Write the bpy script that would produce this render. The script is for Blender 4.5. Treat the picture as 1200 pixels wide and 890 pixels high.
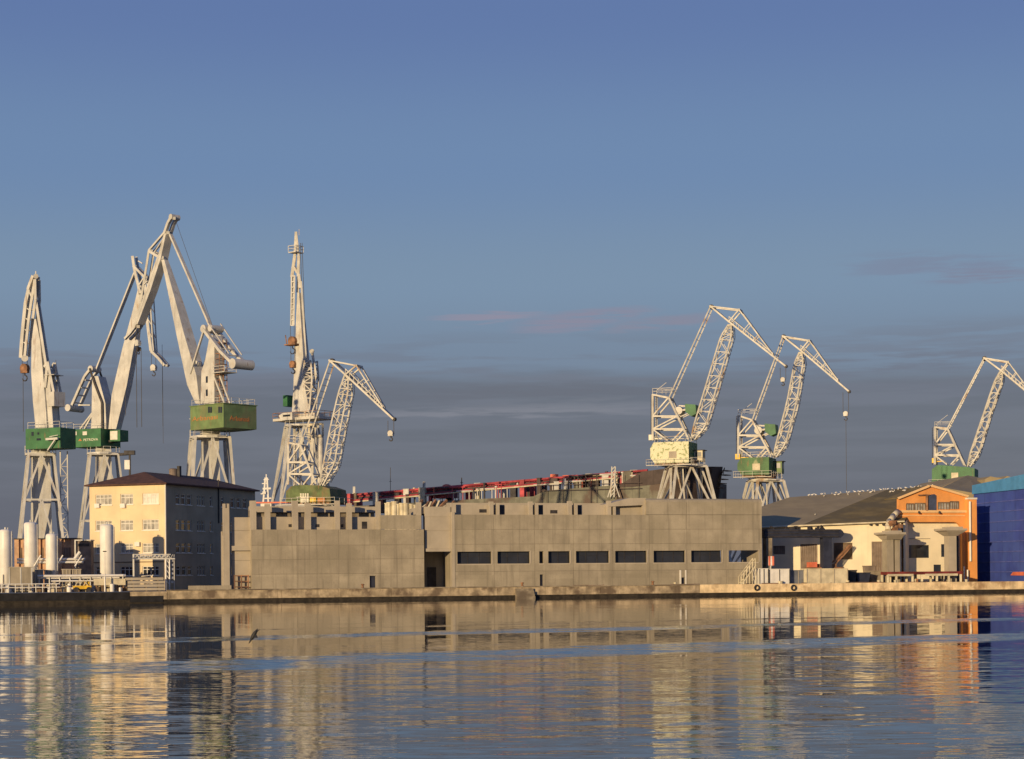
import bpy, math, random
from mathutils import Vector, Matrix
random.seed(7)
for o in list(bpy.data.objects): bpy.data.objects.remove(o, do_unlink=True)
SC = bpy.context.scene
COL = SC.collection
R = math.radians
# ---------------------------------------------------------------- camera
F, HX, HY, CH, ROLL = 2200.0, 600.0, 675.0, 2.9, R(0.5)
cam = bpy.data.cameras.new('camera'); cam_o = bpy.data.objects.new('camera', cam); COL.objects.link(cam_o)
cam.sensor_width = 36; cam.lens = F/1200*36; cam.shift_y = (HY-445)/1200
cam.clip_start = 0.5; cam.clip_end = 20000
c_, s_ = math.cos(ROLL), math.sin(ROLL)
rt = Vector((c_,0,-s_)); up = Vector((s_,0,c_)); bk = Vector((0,-1,0))
m = Matrix((( rt.x,up.x,bk.x,0),(rt.y,up.y,bk.y,0),(rt.z,up.z,bk.z,CH),(0,0,0,1)))
cam_o.matrix_world = m
SC.camera = cam_o
SC.render.resolution_x = 1024; SC.render.resolution_y = 759
# ---------------------------------------------------------------- sun, sky, exposure
SUN_AZ, SUN_EL = R(30), R(8.5)
sd = Vector((-math.sin(SUN_AZ)*math.cos(SUN_EL), -math.cos(SUN_AZ)*math.cos(SUN_EL), math.sin(SUN_EL)))
sun = bpy.data.lights.new('sun', 'SUN'); sun.energy = 4.3; sun.angle = R(0.5); sun.color = (1.0, 0.74, 0.42)
sun_o = bpy.data.objects.new('sun', sun); COL.objects.link(sun_o)
sun_o.rotation_euler = (-sd).to_track_quat('-Z','Y').to_euler(); sun_o.location = (-60,-60,60)
SC.view_settings.view_transform = 'Standard'; SC.view_settings.look = 'None'
SC.view_settings.exposure = 0; SC.view_settings.gamma = 1
def lin(c):
    return tuple((x/255/12.92 if x/255 <= .04045 else ((x/255+.055)/1.055)**2.4) for x in c)
W = bpy.data.worlds.new('World'); SC.world = W; W.use_nodes = True
nt = W.node_tree; nt.nodes.clear()
def N(t, **k):
    n = nt.nodes.new(t)
    for a, b in k.items(): setattr(n, a, b)
    return n
def L(a, b): nt.links.new(a, b)
def mth(op, a, b=None, c=None, clamp=False):
    n = nt.nodes.new('ShaderNodeMath'); n.operation = op; n.use_clamp = clamp
    for i, x in enumerate((a, b, c)):
        if x is None: continue
        if isinstance(x, (int, float)): n.inputs[i].default_value = x
        else: nt.links.new(x, n.inputs[i])
    return n.outputs[0]
def mixc(f, a, b):
    n = nt.nodes.new('ShaderNodeMix'); n.data_type = 'RGBA'
    for i, x in ((0, f), (6, a), (7, b)):
        if isinstance(x, (int, float)): n.inputs[i].default_value = x
        elif isinstance(x, tuple): n.inputs[i].default_value = (*x[:3], 1)
        else: nt.links.new(x, n.inputs[i])
    return n.outputs[2]
out = N('ShaderNodeOutputWorld'); bg = N('ShaderNodeBackground'); bg.inputs[1].default_value = 0.1
sky = N('ShaderNodeTexSky', sky_type='NISHITA'); sky.sun_disc = False; sky.sun_elevation = SUN_EL; sky.sun_rotation = R(210)
tc = N('ShaderNodeTexCoord'); sep = N('ShaderNodeSeparateXYZ'); L(tc.outputs['Generated'], sep.inputs[0])
dx, dy, dz = sep.outputs
az = mth('ARCTAN2', dx, dy)
el = mth('MAXIMUM', dz, 0.0)
ramp = N('ShaderNodeValToRGB'); ramp.color_ramp.interpolation = 'EASE'
stops = [(0,(98,101,120)),(.07,(106,109,129)),(.098,(112,118,140)),(.112,(121,135,163)),(.155,(126,146,177)),(.216,(114,138,181)),(.293,(101,122,175)),(.5,(80,104,164)),(1,(62,84,148))]
cr = ramp.color_ramp
while len(cr.elements) < len(stops): cr.elements.new(.5)
for e, (p, c) in zip(cr.elements, stops):
    e.position = p; l = lin((c[0]-5,c[1]-2,c[2]-6)); e.color = (l[0], l[1], l[2], 1)
L(el, ramp.inputs[0])
grad = ramp.outputs[0]
# cloud noise in (azimuth, elevation)
def cnoise(sx, sz, scale, det, off=0.0, rough=.55):
    cmb = N('ShaderNodeCombineXYZ'); L(mth('MULTIPLY', az, sx), cmb.inputs[0]); L(mth('MULTIPLY', dz, sz), cmb.inputs[1]); cmb.inputs[2].default_value = off
    t = N('ShaderNodeTexNoise'); t.inputs['Scale'].default_value = scale; t.inputs['Detail'].default_value = det; t.inputs['Roughness'].default_value = rough
    L(cmb.outputs[0], t.inputs['Vector']); return t.outputs[0]
def sstep(x, a, b):
    n = N('ShaderNodeMapRange', interpolation_type='SMOOTHSTEP'); L(x, n.inputs[0]); n.inputs[1].default_value = a; n.inputs[2].default_value = b
    return n.outputs[0]
n1 = cnoise(1.6, 14, 3.0, 6, 1.3)
n2 = cnoise(2.6, 34, 4.0, 6, 5.1)
n3 = cnoise(5.0, 60, 5.0, 5, 9.7)
# the bank: below an uneven edge near elevation .105
edge = mth('ADD', dz, mth('MULTIPLY', mth('SUBTRACT', n1, .5), -.05))
bank = mth('SUBTRACT', 1.0, sstep(edge, .096, .107))
bankcol = mixc(sstep(n2, .38, .66), lin((100,105,121)), lin((107,112,128)))
lowcol = mixc(sstep(dz, .0, .075), lin((94,98,115)), bankcol)
c1 = mixc(mth('MULTIPLY', bank, .85), grad, lowcol)
# darker and lighter streaks where the bank frays
fray = mth('MULTIPLY', mth('MULTIPLY', sstep(dz, .075, .09), mth('SUBTRACT', 1.0, sstep(dz, .112, .135))), sstep(n2, .50, .64))
c2 = mixc(mth('MULTIPLY', fray, .5), c1, lin((110,115,133)))
# thin wisps at given places in the sky
def pxdir(px, py):
    a = (px-HX)/F; b = (HY-py)/F; x = a*c_+b*s_; z = b*c_-a*s_; l = math.sqrt(1+x*x+z*z)
    return math.atan2(x, 1), z/l
def wisp(px, py, wx, wy, tilt, col, prev, strength, thr=(.36,.6)):
    a0, z0 = pxdir(px, py)
    da = mth('SUBTRACT', az, a0); dzz = mth('ADD', mth('SUBTRACT', dz, z0), mth('MULTIPLY', da, -tilt))
    q = mth('ADD', mth('POWER', mth('ABSOLUTE', mth('DIVIDE', da, wx/F)), 2.0), mth('POWER', mth('ABSOLUTE', mth('DIVIDE', mth('ADD', dzz, mth('MULTIPLY', mth('SUBTRACT', n3, .5), .012)), wy/F)), 2.0))
    g = mth('SUBTRACT', 1.0, sstep(q, 0.0, 1.6))
    return mixc(mth('MULTIPLY', mth('MULTIPLY', g, sstep(n3, *thr)), strength), prev, lin(col))
cc = c2
for a in ((572,372,66,7,.04,(141,139,160),1.0),(686,374,80,10,.10,(136,135,157),1.0),(775,380,66,8,.10,(133,134,155),.95),
          (610,460,230,13,.02,(101,105,121),.9),(590,483,200,8,.02,(127,129,143),.9),(700,470,150,6,.0,(120,124,138),.5),
          (1110,312,120,17,-.07,(121,127,153),.6),(1160,322,70,9,-.04,(126,127,150),.55),(1080,400,190,24,.05,(113,121,141),.6),
          (1020,428,200,16,.04,(107,112,131),.7),(1100,452,220,10,.0,(104,109,127),.5),(200,440,260,14,.0,(106,112,130),.6),(60,425,120,10,.03,(109,115,133),.6),
          (300,437,200,8,.02,(117,124,143),.4)):
    cc = wisp(a[0],a[1],a[2],a[3],a[4],a[5],cc,a[6],(.25,.48) if a[6]>.9 else (.36,.6))
sc10 = N('ShaderNodeVectorMath', operation='SCALE'); L(cc, sc10.inputs[0]); sc10.inputs[3].default_value = 10.0
fin = mixc(.93, sky.outputs[0], sc10.outputs[0])
L(fin, bg.inputs[0]); L(bg.outputs[0], out.inputs[0])
# ---------------------------------------------------------------- helpers
def ray(px, py):
    a = (px-HX)/F; b = (HY-py)/F
    return a*c_+b*s_, b*c_-a*s_
def P(px, py, D):
    x, z = ray(px, py); return Vector((x*D, D, CH+z*D))
class Frame:
    def __init__(s, O, deg):
        s.O = Vector((O[0], O[1], 0)); a = R(deg); s.a = a
        s.u = Vector((math.cos(a), math.sin(a), 0)); s.v = Vector((-math.sin(a), math.cos(a), 0))
    def pt(s, u, v, z): return s.O + s.u*u + s.v*v + Vector((0,0,z))
    def hit(s, px, py, v=0.0):
        rx, rz = ray(px, py); n = s.v; o = s.O + s.v*v
        D = (n.x*o.x+n.y*o.y)/(n.x*rx+n.y)
        p = Vector((rx*D, D, 0)); return (p-s.O).dot(s.u), CH+rz*D
    def W(s, px, py, v=0.0):
        u, z = s.hit(px, py, v); return s.pt(u, v, z)
Q = Frame((0,240), math.degrees(math.atan(.308)))
GZ = 1.4
class MB:
    def __init__(s): s.v = []; s.f = []
    def add(s, vs, fs):
        n = len(s.v); s.v += [Vector(x) for x in vs]; s.f += [tuple(i+n for i in f) for f in fs]
    def hexa(s, p):   # 8 pts: bottom 4 ccw, top 4
        s.add(p, [(0,3,2,1),(4,5,6,7),(0,1,5,4),(1,2,6,5),(2,3,7,6),(3,0,4,7)]); return s
    def box(s, fr, u0,u1,v0,v1,z0,z1):
        return s.hexa([fr.pt(u0,v0,z0),fr.pt(u1,v0,z0),fr.pt(u1,v1,z0),fr.pt(u0,v1,z0),fr.pt(u0,v0,z1),fr.pt(u1,v0,z1),fr.pt(u1,v1,z1),fr.pt(u0,v1,z1)])
    def bar(s, a, b, w, d=None, side=None):
        d = d or w; t = (b-a); 
        if t.length < 1e-6: return s
        t.normalize()
        sd_ = side if side else (Vector((0,0,1)) if abs(t.z) < .9 else Vector((1,0,0)))
        y = (sd_ - t*sd_.dot(t)).normalized(); x = t.cross(y)
        x = x*w/2; y = y*d/2
        return s.hexa([a-x-y,a+x-y,a+x+y,a-x+y,b-x-y,b+x-y,b+x+y,b-x+y])
    def tube(s, a, b, r, n=8, r2=None, cap=True):
        t = (b-a).normalized(); q = Vector((0,0,1)) if abs(t.z) < .9 else Vector((1,0,0))
        x = t.cross(q).normalized(); y = t.cross(x); r2 = r if r2 is None else r2
        vs = [a+(x*math.cos(2*math.pi*i/n)+y*math.sin(2*math.pi*i/n))*r for i in range(n)]
        vs += [b+(x*math.cos(2*math.pi*i/n)+y*math.sin(2*math.pi*i/n))*r2 for i in range(n)]
        fs = [(i,(i+1)%n,n+(i+1)%n,n+i) for i in range(n)]
        if cap: fs += [tuple(range(n-1,-1,-1)), tuple(range(n,2*n))]
        s.add(vs, fs); return s
    def path(s, pts, w, d=None, side=None):
        for a, b in zip(pts, pts[1:]): s.bar(a, b, w, d, side)
        return s
    def lathe(s, c, prof, n=20):
        k = len(prof); vs = []
        for r, z in prof:
            for i in range(n): vs.append((c[0]+r*math.cos(2*math.pi*i/n), c[1]+r*math.sin(2*math.pi*i/n), z))
        fs = [(j*n+i, j*n+(i+1)%n, (j+1)*n+(i+1)%n, (j+1)*n+i) for j in range(k-1) for i in range(n)]
        fs += [tuple(range(n-1,-1,-1)), tuple((k-1)*n+i for i in range(n))]
        s.add(vs, fs); return s
    def prism(s, pts, off):
        n = len(pts); off = Vector(off)
        vs = [Vector(p) for p in pts] + [Vector(p)+off for p in pts]
        fs = [tuple(range(n-1,-1,-1)), tuple(range(n,2*n))] + [(i,(i+1)%n,n+(i+1)%n,n+i) for i in range(n)]
        s.add(vs, fs); return s
    def loft(s, secs):
        n = len(secs[0]); vs = [p for q in secs for p in q]
        fs = [(j*n+i, j*n+(i+1)%n, (j+1)*n+(i+1)%n, (j+1)*n+i) for j in range(len(secs)-1) for i in range(n)]
        fs += [tuple(range(n-1,-1,-1)), tuple((len(secs)-1)*n+i for i in range(n))]
        s.add(vs, fs); return s
    def build(s, name, mat, parent=None, smooth=False, **kw):
        if parent is not None:
            o0 = wl(parent)
        else:
            zs = min(p.z for p in s.v); cx = sum(p.x for p in s.v)/len(s.v); cy = sum(p.y for p in s.v)/len(s.v); o0 = Vector((cx,cy,zs))
        me = bpy.data.meshes.new(name); me.from_pydata([tuple(p-o0) for p in s.v], [], s.f); me.update()
        import bmesh
        bm = bmesh.new(); bm.from_mesh(me); bmesh.ops.recalc_face_normals(bm, faces=bm.faces); bm.to_mesh(me); bm.free()
        if smooth:
            for p in me.polygons: p.use_smooth = len(p.vertices) == 4
        me.materials.append(mat)
        o = bpy.data.objects.new(name, me); COL.objects.link(o)
        if parent is not None: o.parent = parent
        else: o.location = o0
        for k, x in kw.items(): o[k] = x
        return o
def wl(o):
    v = Vector(o.location)
    while o.parent: o = o.parent; v += Vector(o.location)
    return v
def thing(name, loc, label, cat, group=None):
    o = bpy.data.objects.new(name, None); COL.objects.link(o); o.location = loc
    o['label'] = label; o['category'] = cat
    if group: o['group'] = group
    return o
def tag(o, label, cat, group=None):
    o['label'] = label; o['category'] = cat
    if group: o['group'] = group
    return o
# ---------------------------------------------------------------- materials
def mat(name, col, rough=.7, metal=0, var=.18, scale=.8, col2=None, thr=(.45,.7), streak=0.0, bump=0.0, spec=.4, bscale=None, fine=0.0):
    global nt
    M = bpy.data.materials.new(name); M.use_nodes = True; nt = M.node_tree; nt.nodes.clear()
    o = N('ShaderNodeOutputMaterial'); b = N('ShaderNodeBsdfPrincipled'); L(b.outputs[0], o.inputs[0])
    b.inputs['Roughness'].default_value = rough; b.inputs['Metallic'].default_value = metal
    b.inputs['Specular IOR Level'].default_value = spec
    g = N('ShaderNodeNewGeometry')
    def nz(vec, sc, det=6, off=None):
        t = N('ShaderNodeTexNoise'); t.inputs['Scale'].default_value = sc; t.inputs['Detail'].default_value = det; L(vec, t.inputs['Vector']); return t.outputs[0]
    pos = g.outputs['Position']
    n = nz(pos, scale)
    dark = tuple(c*(1-var*1.6) for c in col); light = tuple(min(1,c*(1+var)) for c in col)
    c = mixc(sstep(n, .3, .7), dark, light)
    if col2:
        n2_ = nz(pos, scale*.45, 8)
        c = mixc(sstep(n2_, *thr), c, col2)
    if streak:
        mp = N('ShaderNodeMapping'); L(pos, mp.inputs[0]); mp.inputs['Scale'].default_value = (2.2, 2.2, .12)
        n4 = nz(mp.outputs[0], 1.0, 5)
        c = mixc(mth('MULTIPLY', sstep(n4, .5, .75), streak), c, tuple(x*.45 for x in col))
    if fine:
        n5 = nz(pos, 6.0, 4); c = mixc(mth('MULTIPLY', sstep(n5, .5, .8), fine), c, tuple(x*.5 for x in col))
    L(c, b.inputs['Base Color'])
    if name.startswith('crane_'):
        mp3 = N('ShaderNodeMapping'); L(pos, mp3.inputs[0]); mp3.inputs['Scale'].default_value = (1.6,1.6,.25); n6 = nz(mp3.outputs[0], 1.5, 7)
        c = mixc(mth('MULTIPLY', sstep(n6, .60, .72), .55), c, (.26,.13,.06)); L(c, b.inputs['Base Color'])
    if name.startswith('concrete_panel'):
        hs_ = N('ShaderNodeHueSaturation'); L(c, hs_.inputs['Color']); L(mth('MULTIPLY_ADD', g.outputs['Random Per Island'], .16, .90), hs_.inputs['Value']); L(hs_.outputs[0], b.inputs['Base Color'])
    if bump:
        bp = N('ShaderNodeBump'); bp.inputs['Distance'].default_value = bump; L(nz(pos, bscale or 3.0), bp.inputs['Height']); L(bp.outputs[0], b.inputs['Normal'])
    return M
conc = mat('concrete_panel', (.375,.325,.24), .85, var=.10, scale=.5, streak=.5, fine=.25, col2=(.31,.27,.195), thr=(.45,.65), bump=.02)
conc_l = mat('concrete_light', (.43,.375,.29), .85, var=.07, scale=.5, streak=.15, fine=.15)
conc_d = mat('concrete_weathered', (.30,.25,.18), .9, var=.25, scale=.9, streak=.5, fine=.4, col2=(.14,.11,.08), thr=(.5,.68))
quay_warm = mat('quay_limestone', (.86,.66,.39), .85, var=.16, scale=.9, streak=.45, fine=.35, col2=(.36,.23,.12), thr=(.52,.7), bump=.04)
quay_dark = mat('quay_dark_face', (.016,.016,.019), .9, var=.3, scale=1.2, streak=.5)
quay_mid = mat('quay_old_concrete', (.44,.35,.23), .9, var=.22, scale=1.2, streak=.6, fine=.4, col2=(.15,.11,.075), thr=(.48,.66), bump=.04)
algae = mat('tide_band', (.035,.028,.02), .9, var=.3, scale=2)
asph = mat('yard_asphalt', (.12,.105,.09), .95, var=.3, scale=.6, fine=.3)
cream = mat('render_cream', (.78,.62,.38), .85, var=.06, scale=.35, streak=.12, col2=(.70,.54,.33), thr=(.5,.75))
white = mat('white_paint', (.80,.77,.70), .45, var=.06, scale=.8, streak=.18, fine=.08)
cr_white = mat('crane_white', (.60,.585,.53), .5, var=.10, scale=.5, streak=.3, fine=.2, col2=(.48,.40,.29), thr=(.6,.75))
cr_rust = mat('crane_lattice_white', (.62,.59,.51), .55, var=.12, scale=.7, col2=(.40,.27,.15), thr=(.60,.72), fine=.2)
cr_rustier = mat('rusty_steel', (.33,.17,.09), .8, var=.3, scale=1.0, col2=(.16,.09,.055), thr=(.45,.6))
green = mat('crane_green', (.045,.17,.065), .55, var=.16, scale=.6, streak=.25, fine=.15)
green2 = mat('crane_green_faded', (.17,.25,.10), .6, var=.14, scale=.7, streak=.3, fine=.2, col2=(.20,.21,.10), thr=(.5,.7))
green3 = mat('crane_green_rusty', (.12,.165,.06), .7, var=.25, scale=.7, streak=.5, fine=.3, col2=(.22,.15,.07), thr=(.48,.66))
green4 = mat('crane_green_patchy', (.07,.17,.06), .6, var=.2, scale=.6, streak=.3, col2=(.30,.34,.18), thr=(.60,.66), fine=.2)
patch = mat('peeling_cream_green', (.72,.70,.46), .6, var=.06, scale=4.6, col2=(.34,.38,.18), thr=(.54,.60))
dark = mat('dark_steel', (.045,.04,.04), .6, var=.3, scale=1.5)
darkblue = mat('dark_navy', (.03,.035,.06), .6, var=.2)
opening_glass = mat('dusty_dark_glass', (.034,.038,.052), .3, var=.12, scale=.6, spec=.3)
glass = mat('window_glass', (.03,.035,.045), .12, var=.2, spec=.8)
glass2 = mat('window_panes_cream', (.38,.36,.31), .35, var=.25, scale=1.5)
wframe = mat('window_frame_white', (.78,.74,.64), .5, var=.05)
roofred = mat('roof_tiles_dark_red', (.10,.05,.035), .85, var=.2, scale=1.5)
roofgrey = mat('roof_sheets_grey', (.33,.265,.15), .85, var=.08, scale=.4, streak=.0, fine=.15, col2=(.29,.235,.14))
roofbrown = mat('roof_sheets_brown', (.215,.16,.06), .9, var=.16, scale=.5, fine=.3, col2=(.145,.115,.055), thr=(.45,.6))  # darker, browner tone than the grey sheets
brick = mat('brick_pink', (.55,.34,.20), .85, var=.15, scale=1.2)
brickd = mat('brick_grey_brown', (.24,.19,.155), .85, var=.15, scale=1.2)
orange = mat('render_orange', (.80,.345,.095), .8, var=.07, scale=.6, streak=.15)
orange_t = mat('trim_pale_orange', (.85,.55,.26), .8, var=.06)
shedwall = mat('wall_cream', (.84,.74,.52), .85, var=.06, scale=.4, streak=.12)
lblue = mat('light_blue_paint', (.09,.30,.55), .5, var=.08, scale=.8)
red = mat('ship_red', (.46,.07,.08), .6, var=.3, scale=.7, col2=(.26,.04,.05))
redl = mat('orange_red', (.75,.19,.10), .5, var=.15)
hullg = mat('hull_primer_green', (.18,.178,.135), .7, var=.2, scale=.5, streak=.5, col2=(.12,.085,.065), thr=(.48,.6), fine=.3)
hullb = mat('hull_brown', (.085,.062,.055), .7, var=.2, scale=.4, streak=.4)
creamst = mat('cream_steel', (.66,.58,.40), .6, var=.15, scale=.9, fine=.2)
timber = mat('timber', (.20,.14,.09), .9, var=.25)
yellow = mat('yellow_paint', (.80,.50,.04), .5, var=.1)
birdw = mat('gull_white', (.82,.78,.70), .7, var=.03)
birdd = mat('bird_black', (.02,.02,.02), .6, var=.2)
letter_o = mat('orange_lettering', (.52,.21,.06), .6, var=.05)
letter_w = mat('white_lettering', (.8,.76,.6), .6, var=.05)
cablem = mat('steel_cable', (.10,.095,.09), .5, var=.1)
# blue ribbed wall
blue = mat('blue_sheet', (.05,.08,.34), .6, var=.10, scale=.5, streak=.35, fine=.12, col2=(.06,.10,.36), thr=(.4,.6))
# water
M = bpy.data.materials.new('harbour_water'); M.use_nodes = True; nt = M.node_tree; nt.nodes.clear()
o_ = N('ShaderNodeOutputMaterial'); b_ = N('ShaderNodeBsdfPrincipled'); L(b_.outputs[0], o_.inputs[0])
b_.inputs['Base Color'].default_value = (.012,.022,.035,1); b_.inputs['Roughness'].default_value = .015; b_.inputs['IOR'].default_value = 1.48
g_ = N('ShaderNodeNewGeometry'); pos = g_.outputs['Position']
sp = N('ShaderNodeSeparateXYZ'); L(pos, sp.inputs[0])
def wn(sx, sy, sc, det, off, rough=.5):
    mp = N('ShaderNodeMapping'); L(pos, mp.inputs[0]); mp.inputs['Scale'].default_value = (sx, sy, 1); mp.inputs['Location'].default_value = (off, off*.7, 0); mp.inputs['Rotation'].default_value = (0,0,R(6))
    t = N('ShaderNodeTexNoise'); t.inputs['Scale'].default_value = sc; t.inputs['Detail'].default_value = det; t.inputs['Roughness'].default_value = rough; L(mp.outputs[0], t.inputs['Vector']); return t
fineN = wn(.8, 3.4, 1.5, 4, 3.3, .6)        # ripples
midN = wn(.28, 1.0, .9, 2, 11.0)         # wavelets
bigN = wn(.12, .5, .5, 2, 27.0)          # long undulation
patN = wn(.010, .075, 1.0, 3, 40.0, .6)  # wind patches, long and narrow
sepf = N('ShaderNodeSeparateColor'); L(fineN.outputs[1], sepf.inputs[0])
sepm = N('ShaderNodeSeparateColor'); L(midN.outputs[1], sepm.inputs[0])
sepb = N('ShaderNodeSeparateColor'); L(bigN.outputs[1], sepb.inputs[0])
wy = sp.outputs[1]
nearf = mth('SUBTRACT', 1.0, sstep(wy, 62.0, 92.0))       # choppier close by
slick = sstep(patN.outputs[0], .50, .66)
def band(y0, w, k, s):
    d = mth('ADD', mth('SUBTRACT', wy, y0), mth('ADD', mth('MULTIPLY', sp.outputs[0], -k), mth('MULTIPLY', mth('SUBTRACT', bigN.outputs[0], .5), 6.0)))
    q = mth('POWER', mth('ABSOLUTE', mth('DIVIDE', d, w)), 2.0)
    return mth('MULTIPLY', mth('SUBTRACT', 1.0, sstep(q, .2, 1.3)), s)
bands = mth('MAXIMUM', mth('MAXIMUM', band(98, 4.0, .55, .9), band(70, 5.0, .66, 1.0)), band(112, 1.6, .5, .45))
rough_a = mth('MAXIMUM', mth('MULTIPLY', slick, mth('ADD', mth('MULTIPLY', nearf, .22), .06)), bands)
ampf = mth('ADD', mth('ADD', .017, mth('MULTIPLY', nearf, .052)), mth('MULTIPLY', rough_a, .09))
ampm = mth('ADD', mth('ADD', .004, mth('MULTIPLY', nearf, .030)), mth('MULTIPLY', rough_a, .05))
def slope(ch, k):
    a = mth('MULTIPLY', mth('SUBTRACT', sepf.outputs[ch], .5), mth('MULTIPLY', ampf, k*2))
    b = mth('MULTIPLY', mth('SUBTRACT', sepm.outputs[ch], .5), mth('MULTIPLY', ampm, k*2))
    c = mth('MULTIPLY', mth('SUBTRACT', sepb.outputs[ch], .5), .006*k)
    return mth('ADD', mth('ADD', a, b), c)
cmb = N('ShaderNodeCombineXYZ'); L(slope(0, .45), cmb.inputs[0]); L(mth('SUBTRACT', slope(1, 1.0), mth('ADD', mth('MULTIPLY', rough_a, .036), mth('MULTIPLY', nearf, .004))), cmb.inputs[1]); cmb.inputs[2].default_value = 1
nm = N('ShaderNodeVectorMath', operation='NORMALIZE'); L(cmb.outputs[0], nm.inputs[0]); L(nm.outputs[0], b_.inputs['Normal'])
water_m = M
# ---------------------------------------------------------------- setting
mb = MB(); a = Q.pt(-2500,0.15,0); b = Q.pt(2500,0.15,0)
mb.add([a, b, b-Q.v*2500, a-Q.v*2500], [(0,3,2,1)]); mb.build('water', water_m, kind='structure')
mb = MB(); mb.add([Q.pt(-2500,.5,GZ), Q.pt(2500,.5,GZ), Q.pt(2500,5000,GZ), Q.pt(-2500,5000,GZ)], [(0,1,2,3)]); mb.build('ground', asph, kind='structure')
def uq(px, v=0, py=690): return Q.hit(px, py, v)[0]
def zq(py, px, v=0): return Q.hit(px, py, v)[1]
ua, ub = uq(196), uq(820)
def quay(name, u0, u1, mt, top):
    m_ = MB(); n = max(1, int(abs(u1-u0)/12)) if abs(u1-u0) < 300 else 1
    for i in range(n):
        s0 = u0+(u1-u0)*i/n; s1 = u0+(u1-u0)*(i+1)/n
        m_.box(Q, s0+.02, s1-.02, 0, .9, .42, top)
    o = m_.build(name, mt, kind='structure')
    k_ = MB().box(Q, u0, u1, .05, .6, -2, .417); k_.build('quay_base', algae, kind='structure')
um_=uq(152); quay('quay', -2500, um_, quay_dark, GZ-.05); quay('quay', um_+.01, ua-.01, quay_mid, GZ-.02); MB().box(Q, um_+.01, ua-.5, -.05, -.003, .1, .85).build('quay_dark_band', quay_dark, kind='structure'); quay('quay', ua, ub, quay_mid, GZ+.03); quay('quay', ub, uq(1210), quay_warm, GZ+.12); quay('quay', uq(1210), 2500, quay_warm, GZ+.12)  # band: near-black strip over the lower wall at the left
MB().box(Q, ua, ub, -.08, 1.1, GZ+.034, GZ+.16).build('quay_kerb', conc_d, kind='structure')
# mooring bollards and rubber fenders on the quay
for i, (px, lab) in enumerate([(425,'small rusty mooring bollard on the quay before the left concrete wall'),(612,'rusty mooring bollard beside the quay steps'),(765,'small mooring bollard on the quay below the sixth window'),(1075,'mooring bollard on the pale quay in front of the orange gable')]):
    u = uq(px, .5); c = Q.pt(u, .5, 0); z0 = GZ+(.16 if px < 820 else .12)
    tag(MB().lathe((c.x,c.y), [(.2,z0),(.15,z0+.1),(.13,z0+.3),(.22,z0+.36),(.22,z0+.45),(.08,z0+.5)], 12).build('mooring_bollard', cr_rustier, smooth=True), lab, 'bollard', 'mooring bollards along the quay')
u = uq(614); t = MB()
for k in range(4): t.box(Q, u-1.2, u+1.2, -.3-.25*k, -.05 if k==0 else -.05-.25*k, -.3, 1.25-.33*k)
tag(t.build('quay_steps', conc_d), 'stained concrete landing steps on the quay face', 'steps')
for px, lab in ((887,'black tyre hanging on the pale quay under the stairs'),(930,'black tyre on the pale quay below the white boxes')):
    c = Q.W(px, 689, -.15); m_ = MB(); n = 16; k = 6; rr = .32; r2 = .11; vs = []; fs = []
    for i in range(n):
        for j in range(k):
            A = 2*math.pi*i/n; B = 2*math.pi*j/k
            vs.append(c+Q.u*(rr+r2*math.cos(B))*math.cos(A)+Vector((0,0,1))*(rr+r2*math.cos(B))*math.sin(A)+Q.v*r2*math.sin(B))
    fs = [(i*k+j, ((i+1)%n)*k+j, ((i+1)%n)*k+(j+1)%k, i*k+(j+1)%k) for i in range(n) for j in range(k)]
    m_.add(vs, fs); tag(m_.build('tyre', dark), lab, 'tyre', 'tyres hung on the quay face')
# ---------------------------------------------------------------- concrete halls
def wall_grid(fr, u0, u1, z0, z1, v, th, holes, uj=(), zj=(), gap=.045):
    m_ = MB(); us = sorted(set([u0,u1]+[h[0] for h in holes]+[h[1] for h in holes]+list(uj))); zs = sorted(set([z0,z1]+[h[2] for h in holes]+[h[3] for h in holes]+list(zj)))
    us = [x for x in us if u0 <= x <= u1]; zs = [x for x in zs if z0 <= x <= z1]
    uj = set(uj); zj = set(zj)
    m_.seal = MB()
    def clear(a,b,c,d): return not any(h[0] < (a+b)/2 < h[1] and h[2] < (c+d)/2 < h[3] for h in holes)
    for z in zj:
        for i in range(len(us)-1):
            if clear(us[i],us[i+1],z-.01,z+.01): m_.seal.box(fr, us[i], us[i+1], v+.015, v+.06, z-gap/2+.002, z+gap/2-.002)
    for x in uj:
        for j in range(len(zs)-1):
            if x in us and clear(x-.01,x+.01,zs[j],zs[j+1]): m_.seal.box(fr, x-gap/2+.002, x+gap/2-.002, v+.014, v+.06, zs[j]+gap/2, zs[j+1]-gap/2)
    for i in range(len(us)-1):
        for j in range(len(zs)-1):
            cu = (us[i]+us[i+1])/2; cz = (zs[j]+zs[j+1])/2
            if any(h[0] < cu < h[1] and h[2] < cz < h[3] for h in holes): continue
            a = us[i]+(gap/2 if us[i] in uj else 0); b = us[i+1]-(gap/2 if us[i+1] in uj else 0)
            c = zs[j]+(gap/2 if zs[j] in zj else 0); d = zs[j+1]-(gap/2 if zs[j+1] in zj else 0)
            if b-a < .01 or d-c < .01: continue
            if uj or zj:
                m_.box(fr, a, b, v, v+.06, c, d); m_.box(fr, us[i], us[i+1], v+.063, v+th, zs[j], zs[j+1])
            else: m_.box(fr, a, b, v, v+th, c, d)
    return m_
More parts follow.
